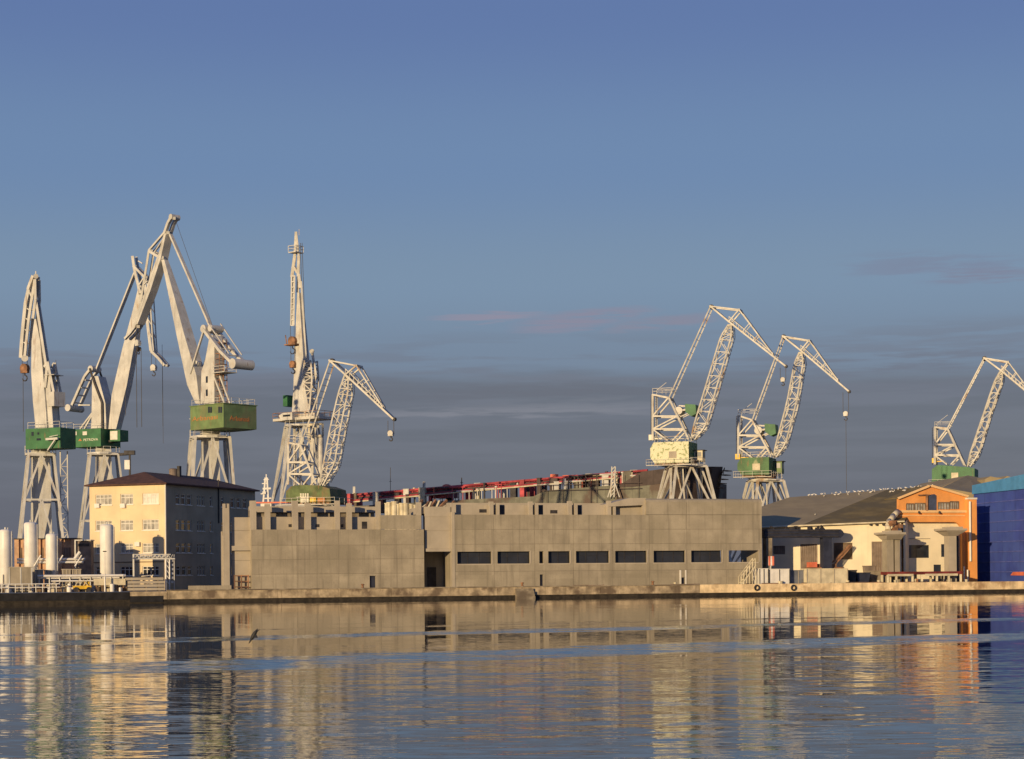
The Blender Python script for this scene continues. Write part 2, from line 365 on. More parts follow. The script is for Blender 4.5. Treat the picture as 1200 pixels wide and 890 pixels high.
# right hall
VH = 6.0
zt = zq(603.5, 650, VH); zt2 = zq(584.5, 825, VH); zj = [zq(620.5,690,VH), zq(637.5,690,VH), zq(669,690,VH)]
wz0, wz1 = zq(660, 700, VH), zq(646, 700, VH)
uh = lambda px: uq(px, VH, 650)
hall = thing('concrete_hall', Q.pt(uh(530), VH, GZ), 'long unfinished concrete hall with a row of dark window openings', 'building')
wins = [(536,576),(583,621),(632,637),(642.5,668),(675,714),(721,758),(766,803),(810,846),(854,889)]
holes = [(uh(a), uh(b), wz0, wz1) for a, b in wins]
doors = [(632.5,636.5,673.5,688),(798,802.5,677,685)]
dh = [(uh(a), uh(b), (GZ if d > 686 else zq(d,(a+b)/2,VH)), zq(c,(a+b)/2,VH)) for a,b,c,d in doors]
ujs = [uh(x) for x in (579,626.5,672,718,761,805,851)]
wm = wall_grid(Q, uh(530), uh(757), GZ, zt, VH, .35, holes+dh, ujs, zj)
for x in wall_grid(Q, uh(757), uh(893), GZ, zt, VH, .35, holes+dh, ujs, zj).f: pass
w2 = wall_grid(Q, uh(757), uh(893), GZ, zt, VH, .35, holes+dh, ujs, zj); wm.add(w2.v, w2.f); wm.seal.add(w2.seal.v, w2.seal.f)
seal_m = mat('joint_sealant', (.21,.18,.135), .9)
wm.seal.build('joint_seal', seal_m, hall)
wm.build('front_wall', conc, hall)
# raised end block, its top edge rounded
ub0, ub1 = uh(757.5), uh(893.3)
for i,(a,b) in enumerate(zip([ub0]+ujs[5:], ujs[5:]+[ub1])):
    pass
prof = [(VH,zt+.04),(VH,zt2-.45),(VH+.12,zt2-.2),(VH+.4,zt2-.03),(VH+.8,zt2),(VH+6.4,zt2),(VH+6.4,zt+.04)]
cuts = [ub0]+ujs[5:]+[ub1]; m_ = MB()
for a,b in zip(cuts, cuts[1:]):
    pts = [Q.pt(a+.02, v, z) for v,z in prof]; m_.prism(pts, Q.u*(b-a-.04))
m_.build('raised_wall', conc, hall)
# side, back and floor of the shell
m_ = MB(); m_.box(Q, uh(893)-.35, uh(893), VH+.35, VH+6.3, GZ, zt+.03); m_.build('end_wall', conc, hall)
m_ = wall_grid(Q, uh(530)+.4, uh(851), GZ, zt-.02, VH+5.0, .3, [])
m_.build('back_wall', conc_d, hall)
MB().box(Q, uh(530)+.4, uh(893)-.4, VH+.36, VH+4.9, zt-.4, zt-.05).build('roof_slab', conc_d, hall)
for i,h in enumerate(holes):
    o = MB().box(Q, h[0]-.06, h[1]+.06, VH-.03, VH+.1, wz0-.16, wz0-.003).build('sill', conc_l, hall)
    if i < 8: MB().box(Q, h[0], h[1], VH+.6, VH+.64, wz0-.3, wz1+.3).build('window_pane', opening_glass, hall)
# pale blocks at right jambs, the low sunlight put into their colour
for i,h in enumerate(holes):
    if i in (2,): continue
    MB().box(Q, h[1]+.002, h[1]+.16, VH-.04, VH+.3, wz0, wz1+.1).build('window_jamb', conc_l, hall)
for i,h in enumerate(holes):
    if i in (2,8): continue
    m_ = MB(); n = 3 if h[1]-h[0] > 3.2 else 2
    for k in range(1,n): x = h[0]+(h[1]-h[0])*k/n; m_.box(Q, x-.03, x+.03, VH+.55, VH+.597, wz0, wz1)
    m_.bar(Q.pt(h[0],VH+.57,(wz0+wz1)/2+.2),Q.pt(h[1],VH+.57,(wz0+wz1)/2+.2),.04); m_.build('glazing_bar', dark, hall)
for h in dh: MB().box(Q, h[0], h[1], VH+.3, VH+.34, h[2], h[3]).build('door', darkblue, hall)
h = dh[1]; MB().box(Q, h[0]-.25, h[0]-.002, VH-.05, VH+.1, h[2]-.1, h[3]+1.0).box(Q, h[1]+.002, h[1]+.2, VH-.05, VH+.1, h[2]-.1, h[3]+1.0).build('door_frame', wframe, hall)
# the bays along the top
def bays(hall, cols, px_end, v_par, ytop_par, ytop_beam, y0, pxref, small, plane_v=VH, beam=True):
    zp = zq(ytop_par, pxref, v_par); zb = zq(ytop_beam, pxref, v_par+3.5); zbase = zq(y0, pxref, plane_v)
    x0 = uq(cols[0][0], v_par, 600); x1 = uq(px_end, v_par, 600)
    MB().box(Q, x0, x1, v_par, v_par+.3, zbase-1.5, zp).build('parapet_wall', conc_l, hall)
    if beam: MB().box(Q, x0, x1, v_par+3.0, v_par+3.5, zb-.75, zb).build('roof_beam', conc_l, hall)
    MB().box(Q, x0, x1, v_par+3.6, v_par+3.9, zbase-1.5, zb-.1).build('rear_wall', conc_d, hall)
    for (pc, w, yt) in cols:
        u = uq(pc, plane_v+.6, 600); zc = zq(yt, pc, plane_v+.6)
        MB().box(Q, u-w/2, u+w/2, plane_v+.5, plane_v+1.2, zbase-1.2, zc).build('column', conc_l, hall)
    for (pc, w, ya, yb) in small:
        u = uq(pc, v_par, 610); MB().box(Q, u-w/2, u+w/2, v_par-.02, v_par+.03, zq(yb,pc,v_par), zq(ya,pc,v_par)).build('opening', dark, hall)  # small dark openings; strips beside columns are column shadows painted on the parapet
bays(hall, [(531.5,.6,590),(557,.0001,590),(576,.5,588),(583.5,.4,590),(622,.5,588),(629,.4,590),(668,.5,587.5),(675,.4,590),(714,.5,587),(720,.35,590)][:1]+[(576,.5,588),(583.5,.4,590),(622,.5,588),(629,.4,590),(668,.5,587.5),(675,.4,590),(714,.5,587),(720,.35,590)], 757, VH+1.35, 592, 590, 604, 650, [(566,1.0,597,601),(649,1.0,598,602),(588,.8,592.5,603),(633,.8,592.5,603),(678,.8,592.5,603)])
# sloping roof piece at the step
v_ = VH+.4; pts = [Q.W(x,y,v_) for x,y in ((713,590.5),(737,584),(757.3,583.8),(757.3,592),(713,594))]
MB().prism(pts, Q.v*4).build('sloping_roof', conc_l, hall)
MB().box(Q, uq(757,v_,595)-.45, uq(757,v_,595)-.02, v_, v_+.5, zt, zq(592,757,v_)-.01).build('column', conc_l, hall)
MB().box(Q, uq(719,v_,595), uq(755,v_,595), v_+3.5, v_+3.9, zt, zq(592,740,v_)-.02).build('opening', dark, hall)
# faint weathered digits on the concrete
# left hall
hl = thing('concrete_hall', Q.pt(uh(295), VH, GZ), 'windowless unfinished concrete hall with bare columns rising above its wall', 'building')
ztl = zq(620.8, 395, VH); ztr = zq(604, 470, VH); zjl = [zq(639,400,VH), zq(655.5,400,VH), zq(672.5,400,VH)]
d0 = (uh(433), uh(440), GZ, zq(675,436,VH))
wm = wall_grid(Q, uh(295), uh(497), GZ, ztl, VH, .35, [d0], [uh(348),uh(397),uh(446)], zjl); wm.build('front_wall', conc, hl); wm.seal.build('joint_seal', seal_m, hl)
wall_grid(Q, uh(446.3), uh(494), ztl+.04, ztr, VH, .35, []).build('upper_panel', conc, hl)
MB().box(Q, d0[0], d0[1], VH+.25, VH+.3, GZ, d0[3]).build('door', darkblue, hl)
MB().box(Q, uh(497)-.3, uh(497), VH+.36, VH+8, GZ, ztl).build('end_wall', conc, hl)
MB().box(Q, uh(295), uh(295)+.3, VH+.36, VH+8, GZ, ztl).build('end_wall', conc, hl)
bays(hl, [(296.7,.75,587),(313.7,.65,591),(346,.7,587),(361,.7,590),(395.5,.6,587),(409.5,.6,590),(443.5,.55,588)], 446, VH+1.35, 606, 594, 620.8, 395, [(340.5,.55,614.5,618),(372,.5,614.5,618),(401,.35,614.5,618),(427,.7,611.5,620)])
MB().box(Q, uh(490), uh(490)+.6, VH+.5, VH+1.1, ztr-1, zq(589,491,VH+.8)).build('column', conc_l, hl)
# set back end of the left hall
x0 = uq(272, VH+1.2, 650); x1 = uq(297, VH+1.2, 650)
m_ = wall_grid(Q, x0, x1, GZ, zq(606.5,285,VH+1.2), VH+1.2, .4, [], [], [zq(622,285,VH+1.2), zq(657,285,VH+1.2)])
m_.build('set_back_wall', conc_l, hl); m_.seal.build('joint_seal', seal_m, hl)
MB().box(Q, x0-.25, x1, VH+.8, VH+1.195, zq(645.5,285,VH+1.2), zq(640,285,VH+1.2)).build('ledge', conc_l, hl)
# tower link between the halls
link = thing('stair_tower', Q.pt(uh(499), VH+.5, GZ), 'recessed concrete stair tower between the two halls with a dark doorway', 'building')
zl = zq(643, 515, VH+.5); zlt = zq(594, 515, VH+.5)
wall_grid(Q, uh(499.5), uh(529.6), zl, zlt, VH+.5, .3, [], [], [zq(606,515,VH+.5), zq(622,515,VH+.5)]).build('upper_wall', conc_l, link)
MB().box(Q, uh(499.5), uh(529.6), VH+.3, VH+1.0, zl-.4, zl-.01).build('lintel', conc_l, link)
MB().box(Q, uh(497)+.02, uh(530), VH+4.5, VH+4.9, GZ, zl).build('lower_wall', conc, link)
MB().box(Q, uh(511), uh(521), VH+4.35, VH+4.49, GZ, zq(665,515,VH+4.5)).build('door', dark, link)
MB().box(Q, uh(497)+.04, uh(530)-.02, VH+.9, VH+8, zlt-.9, zlt-.02).build('roof', conc_l, link)
MB().box(Q, uh(530), uh(530)+.35, VH+.95, VH+5.3, GZ, zt-.03).build('end_wall', conc, hall)
MB().box(Q, uh(529.8), uh(533), VH-.06, VH+.9, GZ, zt+.35).build('pillar', conc_l, hall)
# pair of free standing columns at the left
for px0,px1,yt,lab,vv in ((262,269,590.5,'tall square concrete column standing alone beside the dark side of the office block',6.5),(260,262.6,623,'shorter concrete column half hidden behind the tall free column',7.0)):
    u0 = uq(px0,vv,640); u1 = uq(px1,vv,640); zt_ = zq(yt,(px0+px1)/2,vv); m_ = MB()
    m_.box(Q,u0,u1,vv,vv+.75,GZ,zt_-.55); w = (u1-u0)
    m_.box(Q,u0,u0+w*.38,vv,vv+.75,zt_-.55,zt_).box(Q,u1-w*.38,u1,vv,vv+.75,zt_-.55,zt_)
    tag(m_.build('concrete_column', conc_l), lab, 'column', 'free standing concrete columns')
tag(MB().box(Q,uq(221,3.4,690),uq(271,3.4,690),3.3,3.8,GZ,GZ+.62).build('concrete_beam', conc), 'long low concrete beam lying on the quay at the foot of the tall free column', 'beam')
t = thing('rusty_rack', Q.pt(uq(283,6.6),6.6,GZ), 'small rusty steel rack against the set back concrete wall', 'rack')
m_ = MB(); 
for z in (.4,1.1,1.8): m_.bar(Q.pt(uq(274,6.6),6.6,GZ+z),Q.pt(uq(292,6.6),6.6,GZ+z),.12)
m_.build('rail', cr_rustier, t); m_ = MB()
for px in (275,283,291): m_.bar(Q.pt(uq(px,6.6),6.6,GZ),Q.pt(uq(px,6.6),6.6,GZ+1.9),.14)
m_.build('post', cr_rustier, t)
# ---------------------------------------------------------------- office block
BC = P(193.3, 568, 243); B = Frame((BC.x,BC.y), -21)
ze = BC.z; uL = B.hit(105, 600, 0)[0]; BV = 24.0
off = thing('office_block', B.pt(0,0,GZ), 'four storey cream office block with a dark red hipped roof', 'building')
cols_ = [(112,131),(141,156),(167,186)]; rows_ = [(579,591.5),(609.5,622),(637,648.5),(664,675)]
hz = []
for i,(a,b) in enumerate(cols_):
    for j,(c,d) in enumerate(rows_):
        u0 = B.hit(a,c,0)[0]; u1 = B.hit(b,c,0)[0]; hz.append((u0,u1,B.hit(150,d,0)[1],B.hit(150,c,0)[1],i,j))
wall_grid(B, uL, 0, GZ, ze, 0, .35, [h[:4] for h in hz], gap=0).build('front_wall', cream, off)
def window(fr, u0,u1,z0,z1, v, nm_, par, gmat, side=None):
    # side: if given, window lies in plane u=side, running along v
    def bx(m_, a,b, d0,d1, c,d):
        if side is None: m_.box(fr, a,b, v+d0, v+d1, c,d)
        else: m_.box(fr, side-d1, side-d0, a,b, c,d)
    t = MB(); w = .09
    bx(t,u0,u1,.1,.2,z0,z0+w); bx(t,u0,u1,.1,.2,z1-w,z1); zm = z0+(z1-z0)*.66; bx(t,u0+w,u1-w,.11,.19,zm-.04,zm+.04)
    for k in range(nm_+1):
        x = u0+w/2+(u1-u0-w)*k/nm_; bx(t,x-w/2,x+w/2,.105,.195,z0+w,z1-w)
    f = t.build('window', wframe, par); g = MB(); bx(g,u0+.01,u1-.01,.14,.16,z0+.01,z1-.01); 
    g2 = g.build('pane', gmat, f); s_b = MB(); bx(s_b,u0-.1,u1+.1,-.1,.1,z0-.1,z0-.003); s_b.build('sill', wframe, f)
    return f
pane_white = mat('window_panes_bright', (.75,.72,.62), .25, var=.1, scale=1.5)
for h in hz:
    window(B, h[0],h[1],h[2],h[3],0,4 if h[4]!=1 else 3,off, pane_white if (h[4]==2 and h[5]==0) else (glass2 if h[5]<3 else glass))
# side wall in shade, windows along v
def side_holes():
    L_ = []
    for j,(c,d) in enumerate(rows_):
        z1 = B.hit(150,c,0)[1]; z0 = B.hit(150,d,0)[1]
        for (a,b,n) in ((2.6,3.7,1),(4.0,5.1,1),(5.5,6.6,1),(8.0,8.5,1),(8.7,9.2,1),(9.4,9.9,1),(11.4,12.0,1),(14.4,15.2,1),(17,18.1,1),(18.7,19.8,1),(20.5,21.6,1)):
            L_.append((a,b,z0,z1))
    return L_
sh = side_holes(); m_ = MB()
vs = sorted(set([.36,BV]+[h[0] for h in sh]+[h[1] for h in sh])); zs = sorted(set([GZ,ze]+[h[2] for h in sh]+[h[3] for h in sh]))
for i in range(len(vs)-1):
    for j in range(len(zs)-1):
        cv=(vs[i]+vs[i+1])/2; cz=(zs[j]+zs[j+1])/2
        if any(h[0]<cv<h[1] and h[2]<cz<h[3] for h in sh): continue
        m_.box(B,-.35,0,vs[i],vs[i+1],zs[j],zs[j+1])
cream_d = mat('render_dark_cream', (.42,.35,.24), .9, var=.08, scale=.4, streak=.2)  # darker tone of the front cream, for side and rear walls
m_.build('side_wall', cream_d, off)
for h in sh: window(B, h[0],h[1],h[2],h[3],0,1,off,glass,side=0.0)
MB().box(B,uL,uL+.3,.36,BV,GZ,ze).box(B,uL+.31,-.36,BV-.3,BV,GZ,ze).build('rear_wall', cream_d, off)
e = .5; um = uL/2; zr = ze+2.0
c4 = [B.pt(uL-e,-e,ze+.02),B.pt(e,-e,ze+.02),B.pt(e,BV+e,ze+.02),B.pt(uL-e,BV+e,ze+.02)]; r1 = B.pt(um,4.2,zr); r2 = B.pt(um,BV-4.2,zr)
mr = MB(); lo = [p-Vector((0,0,0)) for p in c4]; hi = [p+Vector((0,0,.18)) for p in c4]
mr.add(lo+hi+[r1,r2],[(0,3,2,1),(0,1,5,4),(1,2,6,5),(2,3,7,6),(3,0,4,7),(4,5,8),(5,6,9,8),(6,7,9),(7,4,8,9)])
rf = mr.build('roof', roofred, off)
c = B.pt(um+.3,11,zr-.3); MB().lathe((c.x,c.y),[(.55,c.z),(.55,c.z+.9),(.6,c.z+1.0),(.3,c.z+1.1)],12).build('vent', brickd, rf)
MB().box(B,um+.9,um+1.3,11,11.5,zr-.4,zr+1.1).build('chimney', dark, rf)
MB().tube(B.pt(.12,-.12,GZ),B.pt(.12,-.12,ze),.09).build('downpipe', wframe, off)
MB().tube(B.pt(.1,13.6,GZ+9),B.pt(.1,13.6,ze+1.2),.09).build('flue', dark, off)
for px,py in ((115,593),(145,593),(162,638)):
    u,z = B.hit(px,py,0); MB().box(B,u-.35,u+.35,-.35,-.002,z-.28,z+.28).build('air_conditioner', white, off)
u0 = B.hit(107,658.5,0)[0]; MB().box(B,u0,-.2,-.06,-.002,B.hit(150,659.5,0)[1],B.hit(150,658.5,0)[1]).build('string_course', timber, off)
# ---------------------------------------------------------------- brick pump house behind the tanks
K = Frame((P(52,650,237.5).x, 237.5), 0)
pump = thing('pump_house', K.pt(0,0,GZ), 'low brick pump house with pilasters behind the white tanks', 'building')
x0,_ = K.hit(18,650); x1,_ = K.hit(88,650); zt_ = K.hit(50,632,0)[1]
MB().box(K,x0,x1,.3,3,GZ,zt_-.02).build('wall', brick, pump)
MB().box(K,x0-.2,x1+.2,-.1,3.2,zt_-.02,zt_+.12).build('roof', dark, pump)
for px in (19.5,29,45,54,70,86): u,_ = K.hit(px,650); MB().box(K,u-.28,u+.28,0,.295,GZ,zt_-.03).build('pilaster', brick, pump)
for a,b in ((22,27),(47,52),(72,84)):  # latter two panels put the tank shadows into dark colour, with added bars
    ua_,_ = K.hit(a,650); ub_,_ = K.hit(b,650); f = MB().box(K,ua_,ub_,.22,.296,K.hit(50,661,0)[1],K.hit(50,642,0)[1]).build('window', brickd, pump)
    n = 4
    g = MB()
    for k in range(n+1): x = ua_+(ub_-ua_)*k/n; g.box(K,x-.04,x+.04,.17,.218,K.hit(50,661,0)[1],K.hit(50,642,0)[1])
    g.build('glazing_bar', timber, f)
sh_ = thing('steel_cabin', K.pt(K.hit(98,650)[0],-.5,GZ), 'grey brown cabin with a pale frame beside the cream office block', 'cabin')
x0,_ = K.hit(89,650,-.8); x1,_ = K.hit(106.5,650,-.8); zc = K.hit(98,634,-.8)[1]
MB().box(K,x0,x1,-.8,.8,GZ,zc).build('body', brickd, sh_)
MB().box(K,x0-.1,x1+.1,-1.1,.9,zc+.002,zc+.14).build('roof', cr_white, sh_)
MB().box(K,x0-.12,x0+.06,-1.1,-.81,GZ,zc).build('frame_post', cr_white, sh_)
MB().box(K,x0+.2,x1-.2,-.86,-.803,zc-.7,zc-.35).build('shutter', dark, sh_)
# ---------------------------------------------------------------- tanks
def tank(px0,px1,ytop,D,lab):
    pc = (px0+px1)/2; c = P(pc,ytop,D); r = (px1-px0)/2/F*D; ztop = c.z
    t = thing('storage_tank', Vector((c.x,c.y,GZ)), lab, 'tank', 'white upright storage tanks')
    prof = [(r*.8,GZ+.9),(r,GZ+1.1),(r,ztop-.35),(r*.93,ztop-.15),(r*.7,ztop-.04),(r*.2,ztop)]
    MB().lathe((c.x,c.y),prof,28).build('shell', white, t, smooth=True)
    for k in range(4):
        a_ = math.pi/4+k*math.pi/2; x = c.x+math.cos(a_)*r*.8; y = c.y+math.sin(a_)*r*.8
        MB().tube(Vector((x,y,GZ)),Vector((x,y,GZ+1.15)),.1).build('leg', cr_white, t)
    MB().tube(Vector((c.x,c.y,ztop-.02)),Vector((c.x,c.y,ztop+.25)),.12).tube(Vector((c.x+.3,c.y,ztop-.1)),Vector((c.x+.3,c.y,ztop+.2)),.06).build('valve', cr_white, t)
    m_ = MB(); 
    for q in (-.2,.2): m_.bar(Vector((c.x+r+.06,c.y+q,GZ+1.0)),Vector((c.x+r+.06,c.y+q,ztop-.3)),.05)
    n = int((ztop-GZ)/.4)
    for i in range(2,n): m_.bar(Vector((c.x+r+.06,c.y-.2,GZ+.4*i+.3)),Vector((c.x+r+.06,c.y+.2,GZ+.4*i+.3)),.04)
    m_.build('ladder', cr_white, t)
    MB().tube(Vector((c.x-.1,c.y-r-.1,GZ+.5)),Vector((c.x-.1,c.y-r-.1,GZ+2.2)),.06).build('pipe', cr_white, t)
tank(-1,13.5,620.5,229.5,'white upright tank at the left edge of the picture')
tank(28,43.5,612,231.5,'tallest and slimmest white tank standing between two shorter ones')
tank(53.5,67,625.5,231.5,'shortest white tank right of the tallest one')
tank(117,133,614.5,235,'white upright tank standing in front of the cream office block')
# ---------------------------------------------------------------- left yard clutter
J = Frame((P(60,690,226).x, 226), 16)
def ju(px, v=0): return J.hit(px, 685, v)[0]
jz = lambda py, px=60, v=0: J.hit(px, py, v)[1]
for a,b,yt,v,lab in ((10,38,664.5,1.2,'large grey cubic container standing before the two left tanks'),(41,51,667.5,4.5,'left one of four small grey cabinets behind the pipes'),(52.5,61.5,668,4.5,'small grey cabinet directly under the shortest tank'),(73,83,667,4.5,'third small grey cabinet under the brick pump house wall'),(84.5,95,667,4.5,'rightmost small grey cabinet in front of the brown cabin')):
    u0=ju(a,v); u1=ju(b,v); z1=jz(yt,(a+b)/2,v); t = thing('equipment_cabinet', J.pt((u0+u1)/2,v,GZ), lab, 'cabinet', 'grey cabinets in the tank yard')
    MB().box(J,u0,u1,v,v+1.6,GZ+.15,z1-.1).build('body', conc, t); MB().box(J,u0-.06,u1+.06,v-.06,v+1.66,z1-.1,z1).build('lid', conc_l, t)
    m_ = MB(); 
    for x in (u0+.01,u1-.16,(u0+u1)/2-.04): m_.box(J,x,x+.15,v-.05,v-.002,GZ+.15,z1-.1)
    m_.build('edge_trim', cr_white if a==10 else conc_l, t); MB().box(J,u0+.1,u1-.1,v+.2,v+1.4,GZ,GZ+.15).build('base', dark, t)
# pipe rack behind the tanks, and front pipes with posts
pr = thing('pipe_rack', J.pt(ju(70,3.2),3.2,GZ), 'rack of white horizontal pipes on posts running to the cream office block', 'pipes')
for k,(a,b,yy,v,r) in enumerate(((44,147,675,2.6,.15),(44,140,677.5,2.9,.11),(20,100,655.5,6.2,.15),(20,98,659,6.2,.14),(60,147,681,2.6,.10))):
    z = jz(yy,90,v); MB().tube(J.pt(ju(a,v),v,z),J.pt(ju(b,v),v,z),r).build('pipe', white, pr)
for px in (46,58,70,82,94,106,118,130,144): 
    v=2.75; MB().bar(J.pt(ju(px,v),v,GZ),J.pt(ju(px,v),v,jz(674,px,v)),.12).build('post', cr_white, pr)
m_ = MB()
for a in (40,66,88): m_.tube(J.pt(ju(a,5.5),5.5,jz(664,a,5.5)),J.pt(ju(a+8,5.5),5.5,jz(651,a,5.5)),.09)
m_.tube(J.pt(ju(88,5.6),5.6,jz(655,88,5.6)),J.pt(ju(94,5.6),5.6,jz(647,94,5.6)),.2)
m_.build('riser', white, pr)
rl = thing('railing', J.pt(ju(40),0,GZ), 'white tubular railing along the edge of the tank yard', 'railing')
for yy in (684.5,688.5): z = jz(yy,50,0); MB().tube(J.pt(ju(-30),0,z),J.pt(ju(70),0,z),.055).build('rail', white, rl)
for i in range(13): px=-30+i*8; MB().bar(J.pt(ju(px),0,GZ),J.pt(ju(px),0,jz(684.5,50,0)),.09).build('post', cr_white, rl)
# valves, drums and small machines
rnd = random.Random(3)
kinds = [('valve_block',creamst,'cream valve block among the pipes of the tank yard','valve'),('metal_drum',white,'white metal drum standing among the pipes','drum'),('crate',timber,'brown crate among the pipes of the tank yard','crate')]
for i in range(64):
    px = rnd.uniform(2,146); v = rnd.uniform(.6,2.3); k = rnd.randrange(3); nm,mt_,lab,cat = kinds[k]; u=ju(px,v); s = rnd.uniform(.3,.6); h = rnd.uniform(.4,1.0)
    m_ = MB()
    if k==1:
        c=J.pt(u,v,0); m_.lathe((c.x,c.y),[(s*.5,GZ),(s*.5,GZ+h*.45),(s*.55,GZ+h*.47),(s*.5,GZ+h*.5),(s*.5,GZ+h),(s*.2,GZ+h+.03)],12)
    elif k==0:
        m_.box(J,u-s/2,u+s/2,v,v+s,GZ,GZ+h*.6); m_.tube(J.pt(u,v+s/2,GZ+h*.6),J.pt(u,v+s/2,GZ+h+.2),.07); m_.tube(J.pt(u-s*.6,v+s/2,GZ+h),J.pt(u+s*.6,v+s/2,GZ+h),.09); m_.tube(J.pt(u,v+s/2,GZ+h+.2),J.pt(u,v+s/2,GZ+h+.25),.22)
    else:
        m_.box(J,u-s*.7,u+s*.7,v,v+s,GZ+.08,GZ+h*.7); 
        for q in (-.6,0,.6): m_.box(J,u+q*s-.05,u+q*s+.05,v-.03,v+s+.03,GZ,GZ+h*.72)
    o = tag(m_.build(nm,mt_), lab, cat, 'small '+cat+'s in the tank yard')
# yellow machine
ym = thing('yellow_machine', J.pt(ju(96,.3),.3,GZ), 'yellow wheeled pump unit with slanting bars near the quay edge', 'machine')
MB().box(J,ju(86,.3),ju(107,.3),.3,1.3,GZ+.35,GZ+.75).build('chassis', yellow, ym)
m_ = MB()
for a,b in ((88,93),(93,98),(98,103),(103,98)): m_.bar(J.pt(ju(a,.3),.35,GZ+.75),J.pt(ju(b,.3),.35,GZ+1.5),.09)
m_.build('frame_bars', creamst, ym)
for px in (89,104):
    for v in (.25,1.35): c=J.pt(ju(px,v),v,GZ+.3); MB().tube(c-J.v*.1,c+J.v*.1,.3,14).build('wheel', dark, ym)
MB().box(J,ju(99,.3),ju(105,.3),.5,1.1,GZ+.752,GZ+1.3).build('engine_box', yellow, ym)
# canopy with white fascia
cp = thing('canopy', J.pt(ju(128,1.5),1.5,GZ), 'low canopy with a broad cream fascia beside the stacked slabs', 'canopy')
MB().box(J,ju(110,1),ju(147,1),1,1.15,jz(686,128,1),jz(678.5,128,1)).build('fascia', creamst, cp)
MB().box(J,ju(110,1),ju(147,1),1.152,4,jz(679.5,128,1),jz(678.6,128,1)).build('roof', conc_l, cp)
for px in (113,121,130,138,145): 
    for v in (1.3,3.8): MB().bar(J.pt(ju(px,1),v,GZ),J.pt(ju(px,1),v,jz(679.6,128,1)-.002),.16).build('post', cr_rustier, cp)
# lamp post
c = J.pt(ju(123,.1),.1,GZ); lp = thing('lamp_post', c, 'thin white lamp post in front of the upright tank by the office', 'lamp post')
MB().tube(c,c+Vector((0,0,1.8)),.10,10).tube(c+Vector((0,0,1.8)),Vector((c.x,c.y,jz(647,123,.1))),.045,8).build('pole', white, lp)
zt_=jz(647,123,.1); MB().box(J,ju(123,.1)-.22,ju(123,.1)+.22,0,.2,zt_,zt_+.12).build('lamp_head', dark, lp)
# slabs
sl_z = [(691.5,695.5),(687.2,691),(683.2,686.8),(678.8,682.8)]
for i in range(4):
    z0 = GZ+.42*i*1.0; labs = ['bottom concrete slab of the stack at the quay corner','second concrete slab from the bottom of the quay stack','third concrete slab from the bottom of the quay stack','top concrete slab of the stack, a little shorter than the rest']
    s0 = ju(150 if i<3 else 148,.6); s1 = ju(193-(1.5 if i==3 else 0),.6); m_ = MB().box(J,s0,s1,.6,3.0,z0+.10,z0+.42)
    sl = tag(m_.build('concrete_slab', conc_l), labs[i], 'slab', 'stacked concrete slabs')
    for q in (.15,.5,.85): tag(MB().box(J,s0+(s1-s0)*q-.08,s0+(s1-s0)*q+.08,.62,2.98,z0,z0+.10).build('timber_bearer', timber), 'short timber bearer between the stacked concrete slabs', 'timber', 'timber bearers under the stacked slabs')
# pipe bridge
pb = thing('pipe_bridge', J.pt(ju(175,4),4,GZ), 'white steel pipe bridge crossing in front of the office block corner', 'pipe bridge')
T = lambda px,py,v=4.0: J.W(px,py,v)
m_ = MB()
for v in (4.0,5.2):
    m_.bar(T(155.5,650,v),T(200,650,v),.13).bar(T(155.5,655,v),T(205,655,v),.18)
    for k in range(9): a=155.5+k*5.2; m_.bar(T(a,650,v),T(a+2.6,655,v),.07).bar(T(a+2.6,655,v),T(a+5.2,650,v),.07)
m_.build('truss', cr_white, pb)
m_ = MB()
for q,yy in ((4.3,652.5),(4.6,653.2),(4.9,653)): m_.tube(T(156,yy,q),T(198,yy,q),.13)
m_.build('pipe', white, pb)
for v in (4.0,5.2): MB().bar(Vector((*T(156.5,650,v).xy,GZ)),T(156.5,650,v),.2).build('post', cr_white, pb)
m_ = MB()
for v in (4.0,5.2):
    for px in (194,198.5): m_.bar(Vector((*T(px,660,v).xy,GZ)),T(px,654.5,v),.14)
    ys = [655,661,667,673,679,685]
    for a,b in zip(ys,ys[1:]): m_.bar(T(194,a,v),T(198.5,b,v),.07)
m_.build('lattice_tower', white, pb)
m_ = MB()
for i in range(6): m_.bar(T(202,656+5*i,4.4),T(202,658.5+5*i,4.4),.22)
m_.bar(Vector((*T(204,660,4.4).xy,GZ)),T(204,650,4.4),.06); m_.build('insulators', white, pb)
